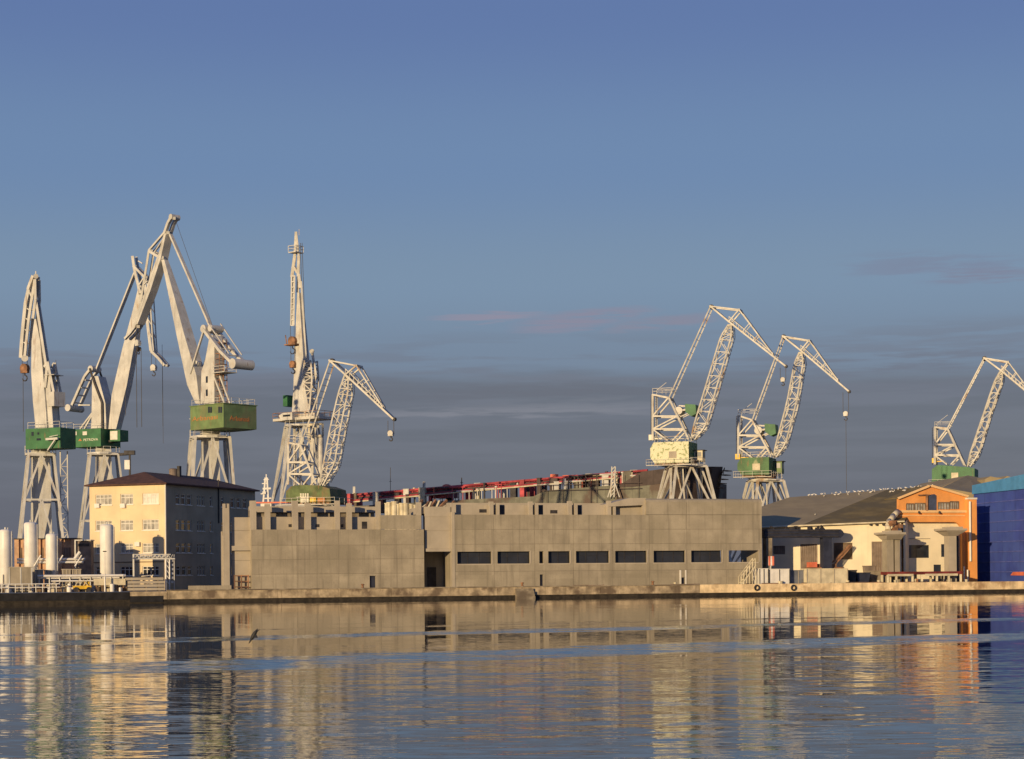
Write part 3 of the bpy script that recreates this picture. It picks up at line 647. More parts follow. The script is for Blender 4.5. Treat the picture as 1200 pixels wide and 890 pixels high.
# ---------------------------------------------------------------- cranes: shared pieces
UP = Vector((0,0,1))
def drop(p, z): return Vector((p.x,p.y,z))
def portal(fr, t, cx, ytop, ybot, wt, wb, hd_t, hd_b, col_w, mt, mtc, ring=True, lower=None, th=.45, base_z=GZ, ladder=False, conew=None):
    """splayed portal: pixel centre and half widths (pixels) at top and bottom, half depths in metres"""
    fr = Frame((fr.O.x,fr.O.y), math.degrees(Q.a))
    ut0,zt_ = fr.hit(cx-wt,ytop,0); ut1,_ = fr.hit(cx+wt,ytop,0); ub0_,zb = fr.hit(cx-wb,ybot,0); ub1_,_ = fr.hit(cx+wb,ybot,0)
    uc = (ut0+ut1)/2
    def corner(su, sv, k):   # k 0 top ..1 at ybot, beyond for ground
        u0 = ut0 if su<0 else ut1; u1 = ub0_ if su<0 else ub1_
        return fr.pt(u0+(u1-u0)*k, sv*(hd_t+(hd_b-hd_t)*k), zt_+(zb-zt_)*k)
    kg = (zt_-base_z)/(zt_-zb); km = lower if lower else .5*kg
    for su in (-1,1):
        for sv in (-1,1):
            MB().bar(corner(su,sv,0),corner(su,sv,kg),th,th,fr.u).build('leg', mt, t)
    m_ = MB()
    for (a,b) in (((-1,-1),(1,-1)),((1,-1),(1,1)),((1,1),(-1,1)),((-1,1),(-1,-1))):
        top = (corner(*a,0)+corner(*b,0))/2; mid = (corner(*a,km)+corner(*b,km))/2
        for c_2 in (a,b): m_.bar(top,corner(*c_2,km),th*.8,th*.8,fr.u); m_.bar(mid,corner(*c_2,kg*.98),th*.7,th*.7,fr.u)
        m_.bar(corner(*a,km),corner(*b,km),th*.7,th*.7,fr.u)
        m_.bar(corner(*a,0),corner(*b,0),th,th,fr.u)
    m_.build('bracing', mt, t)
    if col_w:
        k2 = kg; h0 = col_w; h1 = conew or col_w*1.25
        s0 = [fr.pt(uc+x*h0,y*h0,zt_+1.2) for x,y in ((-1,-1),(1,-1),(1,1),(-1,1))]; s1 = [fr.pt(uc+x*h1,y*h1,base_z) for x,y in ((-1,-1),(1,-1),(1,1),(-1,1))]
        MB().loft([s1,s0]).build('centre_column', mtc, t)
    if ring:
        m_ = MB(); r = (ut1-ut0)/2+.6; c = fr.pt(uc,0,0); m_.lathe((c.x,c.y),[(r,zt_),(r,zt_+.35),(r*.98,zt_+.36)],12); m_.build('platform', mtc, t)
        m_ = MB(); n=14
        pts = [Vector((c.x+math.cos(2*math.pi*i/n)*r*.97,c.y+math.sin(2*math.pi*i/n)*r*.97,zt_+.36)) for i in range(n)]
        for i in range(n): m_.bar(pts[i],pts[i]+UP*1.1,.07); m_.bar(pts[i]+UP*1.1,pts[(i+1)%n]+UP*1.1,.06); m_.bar(pts[i]+UP*.55,pts[(i+1)%n]+UP*.55,.04)
        m_.build('railing', mt, t)
    if ladder:
        m_ = MB(); p0 = corner(1,-1,0)+fr.u*.9; p1 = fr.pt(ub1_+.0,-hd_b,base_z)
        x = ut1+1.0
        for q in (0,1.1): m_.bar(fr.pt(x+q,-hd_t,base_z),fr.pt(x+q,-hd_t,zt_+.6),.16)
        n = int((zt_-base_z)/1.5)
        for i in range(n): m_.bar(fr.pt(x+(0 if i%2 else 1.1),-hd_t,base_z+1.5*i),fr.pt(x+(1.1 if i%2 else 0),-hd_t,base_z+1.5*(i+1)),.14); m_.bar(fr.pt(x,-hd_t,base_z+1.5*i),fr.pt(x+1.1,-hd_t,base_z+1.5*i),.1)
        m_.build('stair_tower', mt, t)
    c = fr.pt(uc,0,base_z)
    for su in (-1,1): 
        p = corner(su,-1,kg); q = corner(su,1,kg); MB().bar(p+(p-q).normalized()*1.5+UP*.5,q+(q-p).normalized()*1.5+UP*.5,.9,1.0).build('bogie', dark, t)
    return uc, zt_
def truss(fr, Lp, Rp, hd, w, wb, steps):
    """four chord lattice from pixel polylines Lp, Rp (same count)"""
    m_ = MB()
    def interp(pl, k):
        n = len(pl)-1; x = k*n; i = min(int(x), n-1); f = x-i
        return (pl[i][0]*(1-f)+pl[i+1][0]*f, pl[i][1]*(1-f)+pl[i+1][1]*f)
    def pt(pl, k, sv): x,y = interp(pl,k); p = fr.W(x,y,0); h = hd(k) if callable(hd) else hd; return p+fr.v*sv*h
    ks = [i/steps for i in range(steps+1)]
    for pl in (Lp,Rp):
        for sv in (-1,1): m_.path([pt(pl,k,sv) for k in ks[::1]], w, w)
    for i in range(steps):
        a,b = ks[i],ks[i+1]
        for sv in (-1,1):
            if i%2: m_.bar(pt(Lp,a,sv),pt(Rp,b,sv),wb)
            else: m_.bar(pt(Rp,a,sv),pt(Lp,b,sv),wb)
            m_.bar(pt(Lp,b,sv),pt(Rp,b,sv),wb)
        for pl in (Lp,Rp):
            if i%2: m_.bar(pt(pl,a,-1),pt(pl,b,1),wb)
            else: m_.bar(pt(pl,a,1),pt(pl,b,-1),wb)
    return m_
def hookset(fr, t, px, y0, y1, r=.5, ydown=None, gap=1.0, label=None, y_low=None, mt=None, v=0.0):
    m_ = MB(); a = fr.W(px,y0,v); b = fr.W(px,y1,v)
    for g in (-gap/2,gap/2): m_.tube(a+fr.u*g,drop(a,b.z)+fr.u*g,.05,5)
    m_.build('hoist_cable', cablem, t)
    c = drop(a,b.z); m_ = MB(); m_.tube(c-fr.v*.35,c+fr.v*.35,r,12); m_.box(Frame((c.x,c.y),math.degrees(fr.a)),-r*.9,r*.9,-.3,.3,c.z-r*1.0,c.z+r*.3)
    hb = m_.build('hook_block', mt or cr_white, t)
    pts = []
    for i in range(9): A = R(90)-R(33*i); pts.append(c-UP*(r*2.1)+fr.u*math.cos(A)*r*.6+UP*math.sin(A)*r*.6)
    h_ = MB(); h_.tube(c-UP*r,pts[0],.12,6); h_.path(pts,.16); h_.build('hook', dark, hb)
    if y_low:
        d = fr.W(px,y_low,v); MB().tube(c-UP*r*2.6,drop(c,d.z),.045,5).build('pendant_cable', cablem, t)
def rails(m_, fr, u0,u1,v0,v1,z,h=1.0,w=.06):
    cs = [(u0,v0),(u1,v0),(u1,v1),(u0,v1)]
    for (a,b),(c,d) in zip(cs,cs[1:]+cs[:1]):
        n = max(1,int((abs(c-a)+abs(d-b))/1.6))
        for i in range(n): m_.bar(fr.pt(a+(c-a)*i/n,b+(d-b)*i/n,z),fr.pt(a+(c-a)*i/n,b+(d-b)*i/n,z+h),w)
        m_.bar(fr.pt(a,b,z+h),fr.pt(c,d,z+h),w); m_.bar(fr.pt(a,b,z+h*.5),fr.pt(c,d,z+h*.5),w*.8)
def text(s, fr, px0, px1, ymid, h_px, v, mt, parent, D, plane='front', u_side=None, vpos=None):
    cu = bpy.data.curves.new('lettering','FONT'); cu.body = s; cu.size = 1; cu.extrude = .02; cu.align_x='CENTER'; cu.align_y='CENTER'
    ob = bpy.data.objects.new('lettering', cu); COL.objects.link(ob); bpy.context.view_layer.update()
    dg = bpy.context.evaluated_depsgraph_get(); me = bpy.data.meshes.new_from_object(ob.evaluated_get(dg)); bpy.data.objects.remove(ob)
    xs = [v_.co.x for v_ in me.vertices]; ys = [v_.co.y for v_ in me.vertices]; w = max(xs)-min(xs); hh = max(ys)-min(ys); cx=(max(xs)+min(xs))/2; cy=(max(ys)+min(ys))/2
    if plane=='front':
        u0,z = fr.hit(px0,ymid,v); u1,_ = fr.hit(px1,ymid,v); W_ = u1-u0; H_ = h_px/F*D; o0 = wl(parent)
        for v_ in me.vertices:
            x,y,zz = v_.co; p = fr.pt((u0+u1)/2+(x-cx)/w*W_, v-.02-zz, z+(y-cy)/hh*H_); v_.co = p-o0
    else:
        W_,H_,z = vpos[2],h_px/F*D,vpos[1]; o0 = wl(parent)
        for v_ in me.vertices:
            x,y,zz = v_.co; p = fr.pt(u_side+.02+zz, vpos[0]+(x-cx)/w*W_, z+(y-cy)/hh*H_); v_.co = p-o0
    me.materials.clear(); me.materials.append(mt)
    o = bpy.data.objects.new('lettering', me); COL.objects.link(o); o.parent = parent; return o
# ---------------------------------------------------------------- lattice level luffing cranes
def lattice_crane(D, cx, d, label, house_m, front_m=None):
    c = P(cx, 600, D); fr = Frame((c.x,c.y), -20)
    t = thing('lattice_crane', Vector((c.x,c.y,GZ)), label, 'crane', 'lattice jib shipyard cranes')
    W_ = lambda p, v=0.0: fr.W(p[0],p[1],v)
    s = D/330.0*d.get('k',1.0); hd = 3.0*s
    portal(fr, t, d['tw'][0], d['tw'][1], d['tw'][2], d['tw'][3], d['tw'][4], d['tw'][5]*s, d['tw'][6]*s, None, cr_rust, cr_rust, ring=True, th=.38*s)
    uc = fr.hit(d['tw'][0],d['tw'][1],0)[0]; z_ = fr.hit(d['tw'][0],d['tw'][1],0)[1]
    m_ = MB()
    for k in range(5): a_ = random.uniform(-1,1); m_.bar(fr.pt(uc+a_*2.2,random.uniform(-1.5,1.5),z_),fr.pt(uc-a_*2.6,random.uniform(-1.5,1.5),GZ+4),.2)
    m_.build('inner_bracing', cr_rust, t)
    # machinery house
    hx0,hx1,hy0,hy1 = d['house']
    u0,z1 = fr.hit(hx0,hy0,-hd); u1,_ = fr.hit(hx1,hy0,-hd); _,z0 = fr.hit((hx0+hx1)/2,hy1,-hd)
    ctr = fr.pt(uc,0,0); MB().lathe((ctr.x,ctr.y),[(1.9*s,z_+.36),(1.9*s,z_+1.0),(2.4*s,z_+1.02),(2.4*s,max(z0-.02,z_+1.1))],16).build('slewing_ring', cr_rustier, t)
    ch = 1.0*s
    if 'poly' in d:
        pts = [fr.W(x,y,-hd) for x,y in d['poly']]; hs = MB().prism(pts, fr.v*2*hd).build('machinery_house', house_m, t)
    else:
        pts = [fr.pt(u0,-hd,z0+ch),fr.pt(u0+ch*.8,-hd,z0),fr.pt(u1,-hd,z0),fr.pt(u1,-hd,z1),fr.pt(u0+ch*.6,-hd,z1),fr.pt(u0,-hd,z1-ch)]
        hs = MB().prism(pts, fr.v*2*hd).build('machinery_house', house_m, t)
        if front_m: 
            q = [p-fr.v*.03 for p in pts]; MB().prism(q, fr.v*.025).build('side_panel', front_m, hs)
    n = 9; m_ = MB()
    for i in range(n): x = u0+1+(u1-u0-2)*i/(n-1); m_.box(fr,x-.25,x+.25,-hd+.2,hd-.2,z0-.28,z0-.01)
    m_.build('floor_beams', cr_rustier, hs)
    if d['A'][0] > 500: MB().box(fr,(u0+u1)/2-.1,(u0+u1)/2+1.3,-hd-.10,-hd-.035,z0+.9,z0+2.1).build('louvre', creamst if front_m is None else conc_l, hs)
    if 'poly' not in d: m_ = MB(); rails(m_, fr, u0+.8,u1-.1,-hd+.1,hd-.1,z1+.005); m_.build('roof_railing', cr_rust, hs)
    m_ = MB(); rails(m_, fr, u0-.6,u1+.6,-hd-.7,hd+.5,z0-.3,1.0,.05); m_.box(fr,u0-.6,u1+.6,-hd-.75,-hd-.12,z0-.42,z0-.30); m_.build('walkway', cr_rust, hs)
    # operator cab
    if 'cab' in d:
        a,b,y0,y1 = d['cab']; vv = .6; ua_,za = fr.hit(a,y0,vv); ub_,_ = fr.hit(b,y0,vv); _,zb = fr.hit(a,y1,vv)
        ua_ = u1+.02; ub_ = u1+1.6
        cb = MB().box(fr,ua_,ub_,vv,vv+2.0,zb,za).build('operator_cab', d.get('cabm',creamst), t)
        MB().box(fr,ua_+.3,ub_-.25,vv-.04,vv-.003,zb+(za-zb)*.45,za-.3).build('window', glass, cb)
        MB().box(fr,ub_+.003,ub_+.04,vv+.3,vv+1.7,zb+(za-zb)*.4,za-.3).build('window', glass, cb)
        MB().box(fr,ua_-.1,ub_+.3,vv-.2,vv+2.2,za+.003,za+.12).build('roof', dark, cb)
    if 'lamp' in d:
        x,y,mt_ = d['lamp']; p = fr.W(x,y,-1); q = Frame((p.x,p.y),-20); z3 = p.z
        MB().box(q,-.45,.45,-.5,.5,z3-.5,z3+.5).box(q,.4,2.0,-.1,.1,z3-.3,z3-.1).build('electrical_box', mt_, t)
    # A frame
    ax, ay0, ay1 = d['post']; sx0,sy0,sx1,sy1 = d['slope']; hw = 1.3*s
    m_ = MB(); tw = .29*s
    for v in (-hw,hw):
        w = lambda x,y: fr.W(x,y,0)+fr.v*v
        m_.bar(w(ax,ay0),w(ax,ay1),tw*1.2); m_.bar(w(ax,ay0),w(sx0,sy0),tw); m_.bar(w(sx0,sy0),w(sx1,sy1),tw*1.1)
        def sl(y): k=(y-sy0)/(sy1-sy0); return sx0+(sx1-sx0)*k
        H = ay1-ay0; y1_,y2_,y3_ = ay0+.47*H, ay0+.75*H, ay1
        for yy in (y1_,y2_): m_.bar(w(ax,yy),w(sl(yy),yy),tw)
        m_.bar(w(ax,y1_),w(sx0,sy0),tw*.8); m_.bar(w(ax,y2_),w(sl(y1_),y1_),tw*.8)
        m_.bar(w(ax,y2_),w(ax+(sl(y3_)-ax)*.42,y3_),tw*.8); m_.bar(w(sl(y2_),y2_),w(ax+(sl(y3_)-ax)*.55,y3_),tw*.8)
    for yy in (ay0,y1_,y2_): m_.bar(fr.W(ax,yy,0)-fr.v*hw,fr.W(ax,yy,0)+fr.v*hw,tw*.8)
    for yy in (sy0,y1_,y2_): m_.bar(fr.W(sl(yy),yy,0)-fr.v*hw,fr.W(sl(yy),yy,0)+fr.v*hw,tw*.8)
    af = m_.build('a_frame', cr_rust, t)
    m_ = MB(); pu = fr.hit(ax,ay0,0); su_ = fr.hit(sx0,sy0,0); rails(m_, fr, pu[0],su_[0]+.6,-hw,hw,max(pu[1],su_[1])+.1,1.0,.07); m_.bar(fr.W(ax,ay0-4,0),fr.W(ax+14,ay0-15,0),.07); m_.build('head_platform', cr_rust, af)
    m_ = MB(); 
    for g in (-.25,.25): m_.bar(fr.W(ax-2.5,ay0,0)+fr.u*g,fr.W(ax-2.5,ay1,0)+fr.u*g,.09)
    n=int((ay1-ay0)/3)
    for i in range(n): m_.bar(fr.W(ax-2.5,ay0+3*i,0)-fr.u*.25,fr.W(ax-2.5,ay0+3*i,0)+fr.u*.25,.06)
    m_.build('ladder', dark, af)
    # jib
    hdj = lambda k: (.85-.5*abs(2*k-1)**1.6)*s+.15
    j = truss(fr, d['jl'], d['jr'], hdj, .22*s, .10*s, 15); jb = j.build('jib', cr_rust, t)
    m_ = MB(); n = 46
    pr = d['jr']
    def ip(k): x=k*(len(pr)-1); i=min(int(x),len(pr)-2); f=x-i; return pr[i][0]*(1-f)+pr[i+1][0]*f, pr[i][1]*(1-f)+pr[i+1][1]*f
    for i in range(2,n-2): 
        x,y = ip(i/n); p = fr.W(x+1.8,y,0)+fr.v*1.0; x2,y2 = ip((i+.55)/n); m_.bar(p,fr.W(x2+1.8,y2,0)+fr.v*1.0,.15*s)
    for i in range(2,n-3): x,y=ip(i/n); x2,y2=ip((i+1)/n); m_.bar(fr.W(x+1.8,y,0)+fr.v*1.0,fr.W(x2+1.8,y2,0)+fr.v*1.0,.06*s)
    for i in (4,n//3,2*n//3,n-5): x,y=ip(i/n); m_.bar(fr.W(x,y,0),fr.W(x+1.8,y,0)+fr.v*1.0,.1*s)
    m_.build('jib_walkway', cr_rustier if d.get('rustwalk') else cr_rust, jb)
    # tie rods
    A,Cc,Bb,Nn = d['A'],d['C'],d['B'],d['N']
    for v in (-1.1*s,1.1*s):
        m_ = MB(); p = fr.W(sx0,sy0,0)+fr.v*v; q = fr.W(*A,0)+fr.v*v*.8; m_.bar(p,q,.2*s)
        if v<0:
            for i in range(1,14): k=i/14; w_=p+(q-p)*k; m_.bar(w_,w_+fr.v*(-v*1.8),.07)
        m_.build('tie_rod', cr_rust, t)
    # fly jib
    m_ = MB()
    for v in (-1.0*s,1.0*s):
        a,b,cq,nn = [fr.W(*x,0)+fr.v*(v if x is not Nn else v*.35) for x in (A,Bb,Cc,Nn)]
        m_.bar(a,b,.27*s); m_.bar(a,cq,.22*s); m_.bar(cq,b,.22*s); m_.bar(b,nn,.28*s); k_=.78; kn = b+(nn-b)*k_
        m_.bar(cq,kn+UP*.3,.19*s); m_.bar(b+UP*.9*s,kn+UP*.5*s,.12*s)
        for i in range(9): f=i/9; e1=b+(kn-b)*f; m_.bar(e1,e1+UP*.9*s*(1-f*.4),.09*s)
        for f in (.3,.55,.8): e1=b+(kn-b)*f; e2=cq+(kn-cq)*f; m_.bar(e1,e2,.12*s)
    for x in (A,Bb,Cc): p=fr.W(*x,0); m_.bar(p-fr.v*1.1*s,p+fr.v*1.1*s,.3*s)
    for f in (.2,.4,.6,.8): 
        p=fr.W(*Bb,0); q=fr.W(*Nn,0); e1=p+(q-p)*f; w_=1.0*s*(1-.65*f); m_.bar(e1-fr.v*w_,e1+fr.v*w_,.12*s)
    fj = m_.build('fly_jib', cr_rust, t)
    p=fr.W(*Nn,0); MB().tube(p-fr.v*.3,p+fr.v*.3,.3*s,14).build('sheave', dark, fj)
    p=fr.W(*A,0); MB().tube(p-fr.v*.3,p+fr.v*.3,.42*s,14).build('sheave', dark, fj)
    if 'cw' in d:
        x,y = d['cw']; p=fr.W(x,y,0); q = fr.W(x-15*.9,y+2,0); m_=MB()
        m_.prism([p+fr.u*a_*s+UP*b_*s for a_,b_ in ((-.9,.9),(1.0,.7),(1.1,-.9),(.2,-1.3),(-.8,-.5))], fr.v*2.4*s); g=MB(); g.v=[x_-fr.v*1.2*s for x_ in m_.v]; g.f=m_.f
        cwb = g.build('counterweight', green, t)
        m_=MB(); 
        for v in (-.8*s,.8*s): m_.bar(p+fr.v*v,q+fr.v*v,.3*s); m_.bar(p+fr.v*v+UP*.5*s,q+fr.v*v+UP*.9*s,.16*s); m_.bar(p+fr.v*v-UP*.6*s,fr.W(x-12,y+9,0)+fr.v*v,.16*s)
        m_.tube(q-fr.v*1.1*s,q+fr.v*1.1*s,.7*s,12); m_.build('lever', cr_rust, cwb)
    for h in d['hooks']: hookset(fr, t, *h[:3], r=h[3], y_low=h[4] if len(h)>4 else None)
    return t, fr, hs
lattice_crane(340, 800, dict(tw=(804,547,583,17.5,24,2.4,3.4), house=(762,807,519,543), cab=(822,831.5,528,541), lamp=(763.8,513,letter_w), post=(767,463.5,517), slope=(785.7,467,809,516),
    jl=[(810.5,515.5),(814,500),(830,448),(845.5,395.5),(854,381)], jr=[(815,515.5),(828,500),(843,448),(858,395.5),(857.5,381)], A=(833.9,360),B=(855.8,378),C=(867.5,364),N=(921,429.5), cw=(810.5,480), hooks=[(917.5,431,445,.4)]),
    'tall lattice crane with a peeling cream and green house standing before the ship bow', green, patch)
lattice_crane(348, 893, dict(tw=(897,564,588,15,19,2.2,2.9), house=(864,901,537,557), cab=(915,925,541,555), cabm=green2, lamp=(865,535.5,yellow), post=(867,488,537), slope=(883,493,906,536),
    jl=[(907,536),(910,522),(923,474),(932,426),(937,413.5)], jr=[(910.5,536),(921,522),(934,474),(942,426),(940,413.5)], A=(918.6,395),B=(939.6,411.6),C=(949.3,400),N=(995,459), cw=(903.5,503), hooks=[(991,460,485,.45,575)]),
    'middle lattice crane with a green patchy house rising behind the end of the concrete hall', green4)
lattice_crane(397, 1120, dict(tw=(1120,571,590,14,17,2.1,2.6), house=(1092,1139,545,566), poly=[(1092,567),(1092,550),(1099,545),(1133,547.5),(1142,549),(1142,567)], lamp=(1095,540,yellow), post=(1096.5,501.5,545), slope=(1111,503,1131,546),
    jl=[(1134,547),(1137,533),(1152,489),(1166,447),(1172,436)], jr=[(1137.5,547),(1147,533),(1160,489),(1174.5,447),(1175,436)], A=(1153.8,420.5),B=(1174,435.5),C=(1181.8,425),N=(1222,475), hooks=[(1219,476,492,.45)]),
    'distant lattice crane with a plain green house above the orange gable', green)
tE,fE,hE = lattice_crane(300, 368, dict(k=1.12, tw=(366,594,640,20,26,2.8,3.6), house=(335,390,569,589), poly=[(335,589),(335,576),(341,570),(352,568.5),(374,569),(386,573),(388,589)], post=(342,519.5,568.5), slope=(356,522.5,374.5,568),
    jl=[(375,569.5),(381.5,545),(389.5,505),(399.5,460),(405.5,440)], jr=[(380,569.5),(394.5,545),(401.5,505),(410.5,460),(409.5,440)], A=(389.4,423.5),B=(408,440),C=(420.8,429.5),N=(462,491.5), hooks=[(458,493,508,.45)], rustwalk=0),
    'low lattice crane with a rusty green house and three signs rising behind the left hall', green3)
# longer back stay of this crane: small sign boards on the house
for a,b,y0,y1,mt_ in ((352.5,362,583,589.2,letter_w),(363.5,370.5,583,588.5,yellow),(372.5,381,583.3,588.5,letter_o)):
    v = -3.0*300/330*1.12-.05; u0,z1 = fE.hit(a,y0,v); u1,_ = fE.hit(b,y0,v); _,z0 = fE.hit(a,y1,v); MB().box(fE,u0,u1,v-.12,v-.02,z0,z1).build('sign_board', mt_, hE)
v = -3.0*300/330*1.12-.06; m_ = MB()
for k in range(4):
    for j in range(2): u0,z0 = fE.hit(351.8+k*2.7,579.5+2.2*j,v); m_.box(fE,u0,u0+.28,v-.05,v-.02,z0-.1,z0+.13)
m_.build('lettering', letter_w, hE)
# ---------------------------------------------------------------- box section cranes
def ring_text(): pass
def face(fr, Lp, Rp, h0, h1=None, name='jib', mt=None, par=None):
    """box girder: pixel outlines on the near side face, half depth h0..h1"""
    n = len(Lp); secs = []
    for i,(a,b) in enumerate(zip(Lp,Rp)):
        k = i/(n-1); h = h0[i] if isinstance(h0,(list,tuple)) else h0
        p = fr.W(a[0],a[1],-h); q = fr.W(b[0],b[1],-h); secs.append([p,q,q+fr.v*2*h,p+fr.v*2*h])
    return MB().loft(secs).build(name, mt or cr_white, par)
# crane C, the biggest
D_ = 320; c = P(248,600,D_); fr = Frame((c.x,c.y), -42)
t = thing('box_jib_crane', Vector((c.x,c.y,GZ)), 'largest white crane with a pale green cab house bearing orange lettering', 'crane', 'box jib shipyard cranes')
portal(fr, t, 246, 514, 572, 20, 24, 3.2, 4.0, 1.3, cr_white, cr_white, th=.42, conew=1.8)
uc,zc = fr.hit(246,512,0); ctr = fr.pt(uc,0,0); z501 = fr.hit(262,501,-3.9)[1]; z474 = fr.hit(262,473,-3.9)[1]
MB().lathe((ctr.x,ctr.y),[(1.7,zc+.4),(1.7,z501-.02)],20).build('slewing_column', cr_white, t, smooth=True)
v0 = -3.9; u1,_ = fr.hit(262,490,v0); u0,_ = fr.hit(223,490,v0); u0 = u1-(u1-u0)
pts2 = [(u0,v0),(u1,v0),(u1,3.2),(u1-2.2,3.9),(u0+1.5,3.9),(u0,2.6)]
hs = MB().prism([fr.pt(a,b,z501) for a,b in pts2], UP*(z474-z501)).build('machinery_house', green2, t)
MB().prism([fr.pt(a*1.0+(.15 if a==u1 else -.15),b+(.15 if b>0 else -.15),z474+.003) for a,b in pts2], UP*.12).build('roof_edge', green2, hs)
for px in (246,248.5,258,260.5):
    u,z = fr.hit(px-1,480.5,v0); MB().box(fr,u-.22,u+.22,v0-.05,v0-.003,z-.5,z+.5).build('window', glass, hs)
text('Arbanasi', fr, 225.5, 255, 491.5, 5.2, v0, letter_o, hs, D_)
text('Arbanasi', fr, 0,0,0, 5.6, 0, letter_o, hs, D_, 'side', u_side=u1, vpos=(v0+3.4, fr.hit(262,489.5,v0)[1], 4.2))
m_ = MB(); rails(m_, fr, u0+.2,u1-.2,v0+.2,3.0,z474+.13,1.0,.05); m_.build('roof_railing', cr_white, hs)
m_ = MB(); a = fr.W(218,489,-2); m_.box(fr,u0-.9,u0-.02,v0+.5,1.5,fr.hit(222,491,v0)[1],fr.hit(222,490.4,v0)[1]); m_.build('side_platform', cr_white, hs)
jb = face(fr,[(189,304.4),(200,358.5),(206.8,392.8),(219.2,451),(229.2,473.5)],[(192.4,304.4),(207,358.5),(216,392.8),(230,440),(234,473.5)],[.45,.9,1.05,1.1,.7],name='jib',par=t)
ms = MB().prism([fr.W(x,y,-1.1) for x,y in ((245.8,392.8),(249,392.8),(251.2,403),(251.2,473.5),(235,473.5),(236,435),(240,424.5))], fr.v*2.2).build('mast', cr_white, t)
for px,py in ((242.5,445),(242.5,460.5)): u,z=fr.hit(px,py,-1.1); MB().box(fr,u-.25,u+.25,-1.16,-1.103,z-.55,z+.55).build('window', glass, ms)
m_ = MB(); ue,_ = fr.hit(251.2,440,-1.1)   # caged ladder up the dark side
for v in (-.8,0,.8): m_.bar(fr.pt(ue+1.0,v,z474),fr.pt(ue+1.0,v,fr.hit(255,398,0)[1]),.12)
zz = z474
while zz < fr.hit(255,399,0)[1]: m_.bar(fr.pt(ue+1.0,-.8,zz),fr.pt(ue+1.0,.8,zz),.1); m_.bar(fr.pt(ue+.02,-.8,zz),fr.pt(ue+1.0,-.8,zz),.1); m_.bar(fr.pt(ue+.02,.8,zz),fr.pt(ue+1.0,.8,zz),.1); zz += .9
m_.build('caged_ladder', cr_rustier, ms)
u_,z_ = fr.hit(251.5,438.5,0); m_ = MB(); m_.box(fr,ue+.02,ue+3.2,-1.6,1.2,z_-.12,z_); rails(m_,fr,ue+.1,ue+3.1,-1.5,1.1,z_,1.0,.07); m_.build('balcony', cr_white, ms)
m_ = MB(); 
for (a,b) in (((251.6,443),(263.5,473)),((258,441),(270,473))):
    for v in (-1.0,): m_.bar(fr.W(*a,v),fr.W(*b,v),.3)
m_.bar(fr.W(252,441,1),fr.W(262,473,1),.3); m_.build('back_stay', cr_white, t)
m_ = MB()
for v in (-1.4,1.4):
    m_.bar(fr.W(246.4,386.5,0)+fr.v*v,fr.W(266,412,0)+fr.v*v,.75,.5); m_.bar(fr.W(266,412,0)+fr.v*v,fr.W(279,425,0)+fr.v*v,.7,.5); m_.bar(fr.W(251,387,0)+fr.v*v+UP*1.2,fr.W(276,421,0)+fr.v*v+UP*.8,.16)
for f in (.2,.4,.6,.8,1): p=fr.W(246.4+f*32,386.5+f*38,0); m_.bar(p-fr.v*1.4,p+fr.v*1.4,.22)
p = fr.W(246.4,386.5,0); m_.tube(p-fr.v*1.6,p+fr.v*1.6,.7,14); m_.tube(p-fr.v*1.3+fr.u*1.5,p+fr.v*1.3+fr.u*1.5,.6,12)
lv = m_.build('lever', cr_white, t)
p = fr.W(283.5,427.3,0); MB().tube(p-fr.v*2.1,p+fr.v*2.1,.86,24).build('counterweight', cr_white, lv)
m_ = MB()
for v in (-1.2,1.2): m_.bar(fr.W(245.6,388,0)+fr.v*v,fr.W(229.5,439,0)+fr.v*v,.32)
m_.bar(fr.W(222,419,0),fr.W(234,427,0),.6); m_.build('luffing_strut', cr_white, t)
m_ = MB()
for v in (-.17,.17): m_.bar(fr.W(200,275,0)+fr.v*v,fr.W(248.5,386,0)+fr.v*v,.3,.36)
m_.build('tie_rod', cr_white, t)
m_ = MB(); m_.bar(fr.W(205,256,0),fr.W(250,385,0),.05)
m_.build('stay_wire', cablem, t)
m_ = MB(); H = .55
for v in (-H,H):
    q = lambda x,y: fr.W(x,y,0)+fr.v*v
    m_.path([q(197,274),q(189.5,302),q(175,344),q(162,383)],.6,.45); m_.path([q(197,272),q(177.5,294.5),q(171,335),q(163,381)],.36)
    m_.bar(q(177.5,294.5),q(190,302),.45); m_.bar(q(196,278),q(183,298),.2); m_.bar(q(176,330),q(171,335),.2); m_.path([q(196.6,273.5),q(200.5,262),q(204.6,255)],.55); m_.path([q(162,383),q(156,391),q(149.5,397.5)],.45)
for x,y in ((197,273),(190,302),(177.5,294.5),(176,340),(162,383),(204,256)): m_.bar(fr.W(x,y,-H),fr.W(x,y,H),.5)
fj = m_.build('fly_jib', cr_white, t)
secs=[]
for (x,y,w) in ((196.5,276,.5),(189,304,.9),(176,342,1.1),(163,381,.6)):
    a=fr.W(x,y,0); secs.append([a-fr.v*.8-fr.u*.15,a-fr.v*.8+fr.u*w,a+fr.v*.8+fr.u*w,a+fr.v*.8-fr.u*.15])
MB().loft(secs).build('fly_jib_plate', cr_white, fj)
p=fr.W(204.6,255,0); MB().tube(p-fr.v*.9,p+fr.v*.9,.5,14).build('sheave', cr_white, fj)
hookset(fr,t,161.5,384,402,r=.55,y_low=None,mt=cr_white); hookset(fr,t,162.5,412,409,r=.35,mt=dark)
m_=MB()
for g in (-.7,.7): p=fr.W(162.5,410,0)+fr.u*g; m_.tube(p,drop(p,fr.W(162,501,0).z),.06,5)
m_.build('slack_cable', cablem, t)
m_=MB(); p=fr.W(190,404,0); m_.tube(p+UP*0,drop(p,fr.W(190,500,0).z),.035,5); m_.build('guy_cable', cablem, t)
